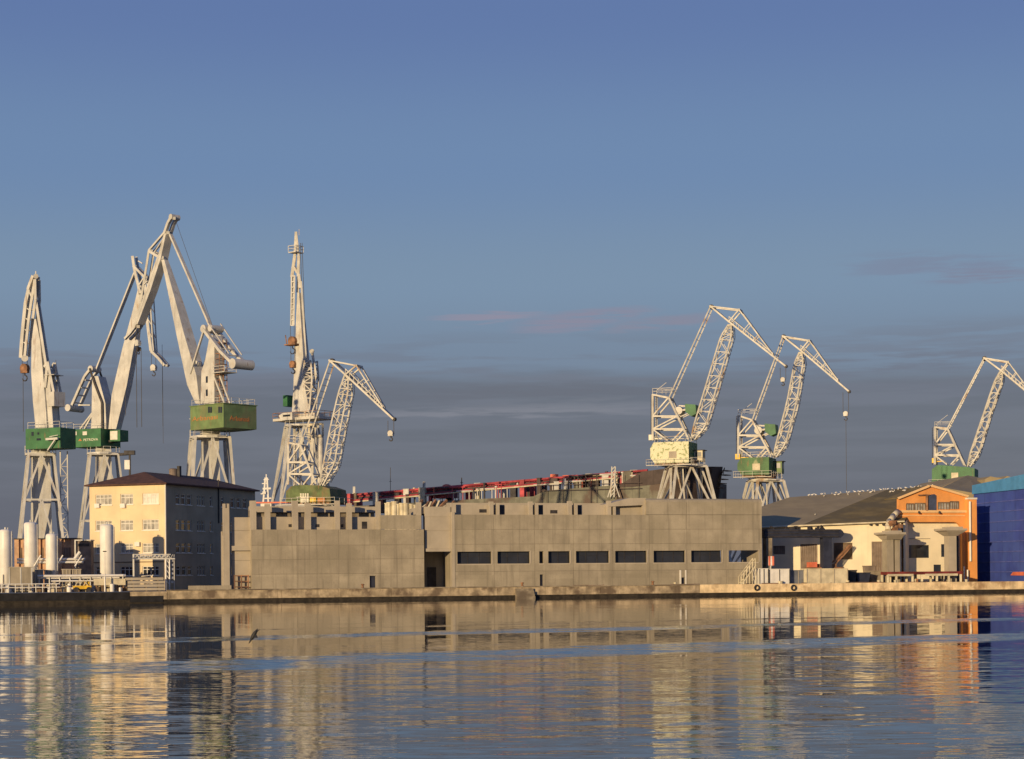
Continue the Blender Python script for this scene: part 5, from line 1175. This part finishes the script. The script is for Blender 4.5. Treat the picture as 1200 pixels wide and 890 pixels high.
# white boxes
for (a,b,yt,v,mt_,lab) in ((890,900,667,2.0,white,'narrow white box at the foot of the hall corner stairs'),(901.5,925,667.5,2.0,white,'wide white crate with dark straps beside the grey blue box'),(925.5,945,669,3.0,'gb','grey blue box between the white crate and the long cream container'),(945.5,993,667,2.0,creamst,'long cream container with dented side on the pale quay')):
    if mt_=='gb': mt_=mat('grey_blue_paint',(.15,.16,.19),.6)
    u0,u1=XU(a,v),XU(b,v); z1=XZ(yt,(a+b)/2,v); t=thing('storage_box', Q.pt((u0+u1)/2,v,GZ), lab, 'box', 'boxes on the quay')
    MB().box(Q,u0,u1,v,v+2,GZ+.1,z1).build('body', white if a>940 and False else mt_, t); m_=MB()
    m_.box(Q,u0-.04,u1+.04,v-.05,v+2.05,z1+.003,z1+.08); m_.build('lid', mt_ , t)
    MB().box(Q,u0+.1,u1-.1,v+.1,v+1.9,GZ,GZ+.1).build('base', dark, t)
    m_=MB(); n=2 if b-a<30 else 3
    for k in range(n+1): x=u0+(u1-u0)*(k+.0)/n; m_.box(Q,x-.05,x+.05,v-.07,v-.052,GZ+.1,z1)
    m_.build('strap', dark if a<925 else conc_l, t)
# stairs beside hall
st=thing('steel_stairs', Q.pt(XU(878,2.2),2.2,GZ), 'small steel stair with cream handrails at the right end of the hall', 'stairs'); m_=MB()
z8=XZ(664,885,2.2)
for v in (2.0,2.8):
    m_.bar(Q.pt(XU(868,2),v,GZ),Q.pt(XU(885,2),v,z8),.14); m_.bar(Q.pt(XU(868,2),v,GZ+1.1),Q.pt(XU(885,2),v,z8+1.1),.09)
    for k in range(6): f=k/5; x=XU(868,2)+(XU(885,2)-XU(868,2))*f; m_.bar(Q.pt(x,v,GZ),Q.pt(x,v,GZ+(z8-GZ)*f+1.1),.09)
m_.build('frame', creamst, st); m_=MB()
for k in range(7): f=(k+.5)/7; x=XU(868,2)+(XU(885,2)-XU(868,2))*f; m_.box(Q,x-.15,x+.15,2.0,2.8,GZ+(z8-GZ)*f-.02,GZ+(z8-GZ)*f+.02)
m_.build('tread', dark, st)
sg=thing('warning_sign', Q.pt(XU(903,4),4,GZ), 'red and white striped board on a post behind the white crate', 'sign')
MB().bar(Q.pt(XU(903,4),4,GZ),Q.pt(XU(903,4),4,XZ(652,903,4)),.12).build('post', cr_white, sg)
z0_,z1_=XZ(663,903,4),XZ(652,903,4); x0,x1=XU(900,4),XU(906.5,4); MB().box(Q,x0,x1,3.85,3.93,z0_,z1_).build('board', white, sg)
m_=MB(); 
for k in (0,2): x=x0+(x1-x0)*k/3; m_.box(Q,x+.0,x+(x1-x0)/3,3.82,3.848,z0_,z1_)
m_.build('red_stripe', redl, sg)
# red mobile boom
bm_=thing('mobile_crane', Q.pt(XU(975,9),9,GZ), 'small mobile crane with a red lattice boom parked behind the cream container', 'mobile crane')
tr=truss(Q2:=Frame((Q.pt(0,9,0).x,Q.pt(0,9,0).y),math.degrees(Q.a)),[(975,660),(996,638.5)],[(978,662),(998,640)],.2,.09,.05,10); tr.build('boom', cr_rustier, bm_)
MB().box(Q,XU(948,9),XU(985,9),8.2,10.2,GZ+.9,XZ(665,965,9)).box(Q,XU(960,9),XU(978,9),8.4,10,XZ(665,965,9)+.003,XZ(661,965,9)).build('body', cr_rustier, bm_)
MB().box(Q,XU(949,9),XU(955,9),8.3,10,XZ(665,950,9)+.003,XZ(659,950,9)).build('cab', redl, bm_)
for px in (951,960,973,982):
    for v in (8.2,10.2): c=Q.pt(XU(px,9),v,GZ+.5); MB().tube(c-Q.v*.2,c+Q.v*.2,.5,14).build('wheel', dark, bm_)
# dark bits and blue skip
for a,b,yt,v,mt_,lab in ((1004,1020,672,5,darkblue,'dark blue skip beside the cream container'),(1020,1036,670,7,conc_d,'grey skip behind the dark blue one'),(1013,1026,664,9,brickd,'brown bin standing behind the skips near the shed door'),(995,1004,669,5,dark,'black bin right beside the cream container')):
    u0,u1=XU(a,v),XU(b,v); z1=XZ(yt,a,v); w=u1-u0; t=thing('skip', Q.pt((u0+u1)/2,v,GZ), lab, 'skip', 'skips and bins on the right quay'); s=.12*w
    MB().hexa([Q.pt(u0+s,v+.1,GZ+.1),Q.pt(u1-s,v+.1,GZ+.1),Q.pt(u1-s,v+1.6,GZ+.1),Q.pt(u0+s,v+1.6,GZ+.1),Q.pt(u0,v,z1),Q.pt(u1,v,z1),Q.pt(u1,v+1.7,z1),Q.pt(u0,v+1.7,z1)]).build('body', mt_, t)
    MB().box(Q,u0-.06,u1+.06,v-.06,v+1.76,z1+.002,z1+.1).build('rim', mt_, t); MB().box(Q,u0+s,u1-s,v+.2,v+1.5,GZ,GZ+.1).build('skid', dark, t)
# red work platform
wp=thing('work_platform', Q.pt(XU(1085,3),3,GZ), 'long dark red steel platform on pale trestle legs', 'platform')
z1=XZ(670,1085,3); z0_=XZ(673.5,1085,3)
MB().box(Q,XU(1040,3),XU(1128,3),3,5,z0_,z1).build('deck', mat('maroon_paint',(.20,.035,.03),.7,var=.3), wp)
MB().box(Q,XU(1040,3),XU(1070,3),2.9,2.997,z0_-.2,z0_+.1).box(Q,XU(1084,3),XU(1122,3),2.9,2.997,z0_-.2,z0_+.1).build('edge_beam', creamst, wp)
for px in (1040.5,1050.5,1069.5,1080.5,1098,1112,1126):
    for v in (3.1,4.8): MB().bar(Q.pt(XU(px,3),v,GZ),Q.pt(XU(px,3),v,z0_-.003),.28).build('leg', creamst, wp)
# junk on the pale quay
jk=[('timber_plank',timber,'loose timber plank lying on the quay edge','plank'),('steel_pipe',cr_rustier,'rusty pipe lying on the quay edge','pipe'),('bucket',creamst,'pale bucket left on the quay by the platform','bucket'),('rusty_plate',cr_rustier,'rusty plate lying flat on the quay','plate')]
for i in range(46):
    px=rg.uniform(870,1196) if i<34 else rg.uniform(640,870); v=rg.uniform(1.0,2.4); k=rg.randrange(4); nm,mt_,lab,cat=jk[k]; u=XU(px,v); zz=GZ
    an=rg.uniform(-.5,.5); m_=MB(); d=(Q.u*math.cos(an)+Q.v*math.sin(an)); p=Q.pt(u,v,zz)
    if k==0: m_.bar(p-d*1+UP*.06,p+d*1+UP*.06,.25,.12); m_.bar(p-d*.7+UP*.18+Q.v*.1,p+d*.9+UP*.18+Q.v*.1,.22,.1)
    elif k==1: m_.tube(p-d*1.1+UP*.1,p+d*1.1+UP*.1,.1,8); m_.tube(p+d*1.1+UP*.1,p+d*1.15+UP*.1,.14,8)
    elif k==2: m_.lathe((p.x,p.y),[(.16,zz),(.22,zz+.45),(.24,zz+.46),(.2,zz+.47)],12)
    else: m_.prism([p+Q.u*a+Q.v*b for a,b in ((-.6,-.3),(.5,-.35),(.7,.2),(-.4,.35))],UP*.08); m_.bar(p-d*.4+UP*.12,p+d*.4+UP*.12,.12)
    tag(m_.build(nm,mt_), lab, cat, 'loose '+cat+'s on the quay')
# T pillars
for a,b,yc0,yc1,c,d,yb,lab in ((1034,1059,622,632.5,1040,1056,690,'wide stained concrete pillar with a flared cap left of the orange portal'),(1105,1130.5,617.5,628,1113,1121.5,690,'slimmer concrete pillar with a flared cap inside the orange portal')):
    v=4.6; t=thing('concrete_pillar', Q.pt(XU((c+d)/2,v),v,GZ), lab, 'pillar', 'concrete pillars with flared caps')
    u0,u1=XU(a,v),XU(b,v); c0,c1=XU(c,v),XU(d,v); z1,z0_=XZ(yc0,a,v),XZ(yc1,a,v); zm=(z0_+z1)/2
    m_=MB(); lo=lambda u0,u1,v0,v1,z:[Q.pt(u0,v0,z),Q.pt(u1,v0,z),Q.pt(u1,v1,z),Q.pt(u0,v1,z)]
    m_.loft([lo(c0-.1,c1+.1,v,v+1.6,z0_),lo(u0+.4,u1-.3,v-.6,v+2.2,zm-.1),lo(u0,u1,v-.8,v+2.4,zm+.1),lo(u0,u1,v-.8,v+2.4,z1-.25)]); m_.box(Q,u0+1.0,u1-.4,v-.3,v+1.9,z1-.248,z1).build('cap', conc_l, t)
    w=c1-c0
    if w>1.5: MB().box(Q,c0,c0+w*.48,v+.1,v+1.5,GZ,z0_-.003).box(Q,c1-w*.38,c1,v+.3,v+1.5,GZ,z0_-.003).build('shaft', conc, t)
    else: MB().box(Q,c0,c1,v+.1,v+1.5,GZ,z0_-.003).build('shaft', conc_l, t); MB().box(Q,XU(1123.5,v),XU(1128,v),v+1.0,v+1.5,GZ,z0_-.003).build('rear_shaft', dark, t)
# orange gable building
VO=9.0; OW=lambda px,py,v=VO: Q.W(px,py,v); ou=lambda px: Q.hit(px,640,VO)[0]; oz=lambda py,px=1090: Q.hit(px,py,VO)[1]
og=thing('orange_gable', Q.pt(ou(1090),VO,GZ), 'orange rendered gable front with a tall portal opening and blue loading door', 'building')
z_b=oz(599.5)
# gable polygon with window band: build as strips
gb_=[(1052.5,600),(1052.5,584.8),(1089,570.2),(1091.5,570.2),(1134.5,582.5),(1134.5,600)]
pts=[OW(x,y) for x,y in gb_]
mg=MB().prism(pts,Q.v*.4).build('gable_wall', orange, og)
u0,u1=ou(1057.5),ou(1127.5); zt_=oz(612)
n=8; arc=[]
for i in range(n+1): A=math.pi/2*i/n; arc.append((u1-1.3+1.3*math.sin(A), zt_-1.3+1.3*math.cos(A)))
arl=[(u0+.8-.8*math.sin(math.pi/2*(n-i)/n), zt_-.8+.8*math.cos(math.pi/2*(n-i)/n)) for i in range(n+1)]
ol=ou(1052.5); orr=ou(1134.5); zt2_=pts[0].z-.003
outer=[(ol,GZ),(ol,zt2_),(orr,zt2_),(orr,GZ),(u1,GZ)]+list(reversed(arc))+list(reversed(arl))+[(u0,GZ)]
# split into left jamb, lintel fan, right jamb quads
m_=MB(); m_.box(Q,ol,u0,VO,VO+.5,GZ,zt_-.8); m_.box(Q,u1,orr,VO,VO+.5,GZ,zt_-1.3)
m_.prism([Q.pt(a,VO,b) for a,b in [(ol,zt_-.8),(ol,zt2_),(u0+.8,zt2_)]+[arl[i] for i in range(n,-1,-1)]], Q.v*.5)
m_.box(Q,u0+.8,u1-1.3,VO,VO+.5,zt_,zt2_)
m_.prism([Q.pt(a,VO,b) for a,b in [(u1-1.3,zt2_),(orr,zt2_),(orr,zt_-1.3)]+[arc[i] for i in range(n,-1,-1)]], Q.v*.5)
m_.build('portal_wall', orange, og)
MB().box(Q,ol-.1,orr+.1,VO-.25,VO-.003,z_b-.2,z_b+.15).build('cornice', orange_t, og)
MB().box(Q,ol+.3,u1+.5,VO-.1,VO-.003,oz(605),oz(604)).build('moulding', orange_t, og)
m_=MB()
for a,b in ((gb_[1],gb_[2]),(gb_[3],gb_[4])): m_.bar(OW(a[0],a[1]-.6,VO-.3),OW(b[0],b[1]-.6,VO-.3),.25,.3)
m_.build('verge', orange_t, og)
rfo=MB(); 
for a,b in ((gb_[1],gb_[2]),(gb_[3],gb_[4])):
    p,q=OW(a[0],a[1]-1.0,VO-.3),OW(b[0],b[1]-1.0,VO-.3); rfo.add([p,q,q+Q.v*4,p+Q.v*4,p-UP*.1,q-UP*.1,q-UP*.1+Q.v*4,p-UP*.1+Q.v*4],[(0,1,2,3),(7,6,5,4),(0,4,5,1),(1,5,6,2),(2,6,7,3),(3,7,4,0)])
rfo.build('roof', roofbrown, og)
for (a,b,y0,y1,nn) in ((1062,1070.5,590.5,602.3,3),(1071.8,1084,590,601.8,4),(1099,1112,589,600.5,4),(1113,1123,588,600,4)):
    ua_,zt3=Q.hit(a,y0,VO); ub_,_=Q.hit(b,y0,VO); _,zb3=Q.hit(a,y1-3.2,VO)
    w_=MB().box(Q,ua_,ub_,VO-.04,VO-.003,zb3,zt3).build('window', glass2, og); m_=MB()
    for k in range(nn+1): x=ua_+(ub_-ua_)*k/nn; m_.box(Q,x-.06,x+.06,VO-.09,VO-.042,zb3,zt3)
    m_.box(Q,ua_,ub_,VO-.1,VO-.042,zt3-.1,zt3+.06); m_.build('frame', timber, w_)
# loading door
dp=[OW(x,y,VO-.06) for x,y in ((1088.5,599),(1088.5,581.5),(1091,579.8),(1095,579.3),(1097.5,581),(1097.5,599))]
bluedoor=mat('door_blue',(.07,.085,.14),.5,var=.15)
dd=MB().prism(dp,Q.v*.05).build('loading_door', bluedoor, og)
m_=MB(); m_.bar(OW(1076,580.5,VO-.3),OW(1089,580,VO-.3),.15); m_.bar(OW(1086,581,VO-.2),OW(1086,599,VO-.2),.25); m_.build('hoist_arm', cr_rustier, og)
for px in (1077,1101): p=OW(px,602,VO-.45); m_=MB(); m_.tube(p,p+UP*.35,.2,10,.08); m_.bar(p+UP*.3,p+UP*.3+Q.v*.44,.08); m_.build('lamp', dark, og)
# inner wall of the portal
VI=VO+.9; iu=lambda px: Q.hit(px,650,VI)[0]; iz=lambda py: Q.hit(1090,py,VI)[1]
ih=[(iu(1058),iu(1089),iz(654),iz(639)),(iu(1103),iu(1110),iz(653),iz(638)),(iu(1094),iu(1103),GZ,iz(662))]
wall_grid(Q,iu(1052),iu(1134),GZ,iz(600),VI,.3,ih,gap=0).build('inner_wall', shedwall, og)
for h in ih: MB().box(Q,h[0],h[1],VI+.12,VI+.16,h[2],h[3]).build('window', glass, og)
MB().box(Q,iu(1058)-.1,iu(1089)+.1,VI-.12,VI-.003,iz(631.7),iz(631)).build('ledge', conc_l, og)
# right pier with downpipe
vp=VO-.6; pu=lambda px: Q.hit(px,640,vp)[0]
MB().box(Q,pu(1134.6),pu(1145),vp,vp+1.4,GZ,Q.hit(1140,585.5,vp)[1]).build('pier', orange, og)
MB().box(Q,pu(1134),pu(1145)+.05,vp-.1,vp+1.5,Q.hit(1140,585.5,vp)[1]+.003,Q.hit(1140,583.5,vp)[1]).build('pier_cap', wframe, og)
MB().tube(Q.pt(pu(1136.5),vp-.15,GZ+3),Q.pt(pu(1136.5),vp-.15,Q.hit(1137,588,vp)[1]),.15).build('downpipe', wframe, og)
MB().tube(Q.pt(pu(1132),vp-.4,GZ),Q.pt(pu(1132),vp-.4,Q.hit(1132,668,vp)[1]),.12).tube(Q.pt(pu(1128),vp-.4,GZ),Q.pt(pu(1128),vp-.4,Q.hit(1132,664,vp)[1]),.1).build('standpipe', white, og)
# white duct elbow
du=thing('ventilation_duct', OW(1040,625,6.5), 'thick cream ventilation duct bending up from the wide pillar to the orange gable', 'duct'); du.location=OW(1040,622,5.2)
dpth=[OW(1040.5,622,5.2),OW(1041,616,5.6),OW(1042.5,611,6.5),OW(1047,605,7.6),OW(1052,600,8.6)]; m_=MB()
for a,b in zip(dpth,dpth[1:]): m_.tube(a,b,.42,12)
for p in dpth[1:-1]: m_.lathe((p.x,p.y),[(.1,p.z-.44),(.44,p.z-.15),(.44,p.z+.15),(.1,p.z+.44)],12)
m_.build('pipe', creamst, du, smooth=True)
m_=MB(); 
for i in range(7): p=OW(1044+rg.uniform(-1,11),rg.uniform(612,621),5.2+rg.uniform(-.3,.5)); b_=Frame((p.x,p.y),17); m_.box(b_,-.3,.3,-.3,.3,p.z-.3,p.z+.25)
p=OW(1050,622,5.3); m_.bar(p,OW(1050,612,5.3),.4); m_.bar(OW(1044,622,5.3),OW(1054,614,5.3),.25); m_.build('fan_unit', cr_rustier, du)
# brackets of lamps on cream wall
m_=MB(); WF0=WF
for a,b in ((1017,1039),): 
    m_.bar(WF.W(a,613.5,-.4),WF.W(b,613,-.4),.12)
    for x in (1020,1027,1035): m_.bar(WF.W(x,613.5,-.4),WF.W(x,616,-.4),.25)
lb=tag(m_.build('wall_bracket', dark),'dark bracket with three lamps under the eaves of the cream shed','bracket')
# blue hall at the right edge
BF0=P(1141,680,281); BF1=P(1204,680,262.8); bf=Frame((BF0.x,BF0.y),math.degrees(math.atan2(BF1.y-BF0.y,BF1.x-BF0.x)))
bh=thing('blue_hall', bf.pt(8,0,GZ), 'deep blue sheet clad hall with a light blue fascia at the right edge', 'building')
p0,p1=bf.hit(1141,579.5),bf.hit(1204,572.8); t0,t1=bf.hit(1141,569),bf.hit(1204,555.5)
LB=p1[0]-p0[0]
m_=MB(); nb=11; zb0=GZ
mid0=p0[1]; mid1=p1[1]; m_.prism([bf.pt(p0[0],0,GZ),bf.pt(p1[0]+.6,0,GZ),bf.pt(p1[0]+.6,0,mid1+(mid1-mid0)/LB*.6),bf.pt(p0[0],0,mid0)],bf.v*.4)
wl_=m_.build('wall', blue, bh)
m_=MB(); zs=[]
for i in range(1,9):
    k=i/9; a0=GZ+(mid0-GZ)*k; a1=GZ+(mid1-GZ)*k; a=bf.pt(p0[0],-.05,a0); b=bf.pt(p1[0],-.05,a1); m_.bar(a,b,.07,.1)
bluel=mat('blue_seam',(.12,.14,.40),.6); m_.build('seam', bluel, wl_)
m_=MB()
for i in range(60): x=p0[0]+.3+i*(LB+1)/60; k=(x-p0[0])/LB; m_.box(bf,x-.05,x+.05,-.035,-.002,GZ,mid0+(mid1-mid0)*k-.05)
m_.build('rib', blue, wl_)
MB().prism([bf.pt(p0[0],-.25,mid0+.01),bf.pt(p1[0]+.6,-.25,mid1+(mid1-mid0)/LB*.6),bf.pt(p1[0]+.6,-.25,t1[1]+(t1[1]-t0[1])/LB*.6),bf.pt(p0[0],-.25,t0[1])],bf.v*.9).build('fascia', lblue, bh)
MB().prism([bf.pt(p0[0],.5,GZ),bf.pt(p1[0]+.6,.5,GZ),bf.pt(p1[0]+.6,.5,mid1),bf.pt(p0[0],.5,mid0)],bf.v*14).build('rear_block', blue, bh)
MB().prism([bf.W(x,y,-.1) for x,y in ((1184,674.5),(1187,670.5),(1204,670.3),(1204,674.8))],bf.v*.09).build('red_arrow', redl, bh)
# roofs behind the gable
gr=thing('grey_roof_shed', drop(P(1135,570,330),GZ), 'big shed with a pale grey gabled roof behind the orange gable', 'building')
gp=[P(x,y,330) for x,y in ((1088,578),(1134,557.5),(1200,571),(1200,690),(1088,690))]
for p in gp[3:]: p.z=GZ
MB().prism(gp[:3]+[gp[3],gp[4]],Vector((-2,28,0))).build('body', roofgrey, gr)
a,b,c_9,d_9=P(1104,571.5,298),P(1134,557.3,318),P(1180,566,322),P(1152,580,292)
m_=MB(); m_.add([a,b,c_9,d_9,a-UP*.3,b-UP*.3,c_9-UP*.3,d_9-UP*.3],[(0,1,2,3),(7,6,5,4),(0,4,5,1),(1,5,6,2),(2,6,7,3),(3,7,4,0)]); m_.build('front_roof', roofgrey, gr)
for x0,x1,y in ((1154,1176,559),(1176,1190,558.5)):
    p=[P(x0,y+3,312),P((x0*.7+x1*.3),y-.5,312),P(x1,y+2.5,312),P(x1,y+8,312),P(x0,y+8,312)]; MB().prism(p,Vector((-1,8,0))).build('roof_monitor', roofgrey, gr)
# ---------------------------------------------------------------- bird flying low over the water
c=P(297,746,60); bd=thing('flying_bird', c, 'dark bird flying low over the harbour water', 'bird'); bd.location=drop(c,c.z)
dirn=(P(302,738,60)-P(292.5,754,60)).normalized(); sv=Vector((0,1,0)); uv=dirn.cross(sv).normalized(); L3=(P(303,737.5,60)-P(291.5,754.5,60)).length
secs=[]
for k,r in ((0,.004),(.10,.02),(.22,.026),(.3,.045),(.5,.07),(.7,.062),(.85,.035),(1,.006)):
    p=P(291.5,754.5,60)+dirn*L3*k; secs.append([p+sv*r*math.cos(2*math.pi*i/8)+uv*r*math.sin(2*math.pi*i/8) for i in range(8)])
MB().loft(secs).build('body', birdd, bd, smooth=True)
for sgn,tip in ((1,P(302,747.5,59.7)),(-1,P(304,738,60.3))):
    root=P(297,746,60); w=(tip-root); a=root-dirn*.06; b_=root+dirn*.09
    MB().loft([[a,b_,b_+uv*.012,a+uv*.012],[root+w*.5-dirn*.03,root+w*.55+dirn*.07,root+w*.55+dirn*.07+uv*.012,root+w*.5-dirn*.03+uv*.012],[tip-dirn*.01,tip+dirn*.01,tip+dirn*.01+uv*.004,tip-dirn*.01+uv*.004]]).build('wing', birdd, bd)
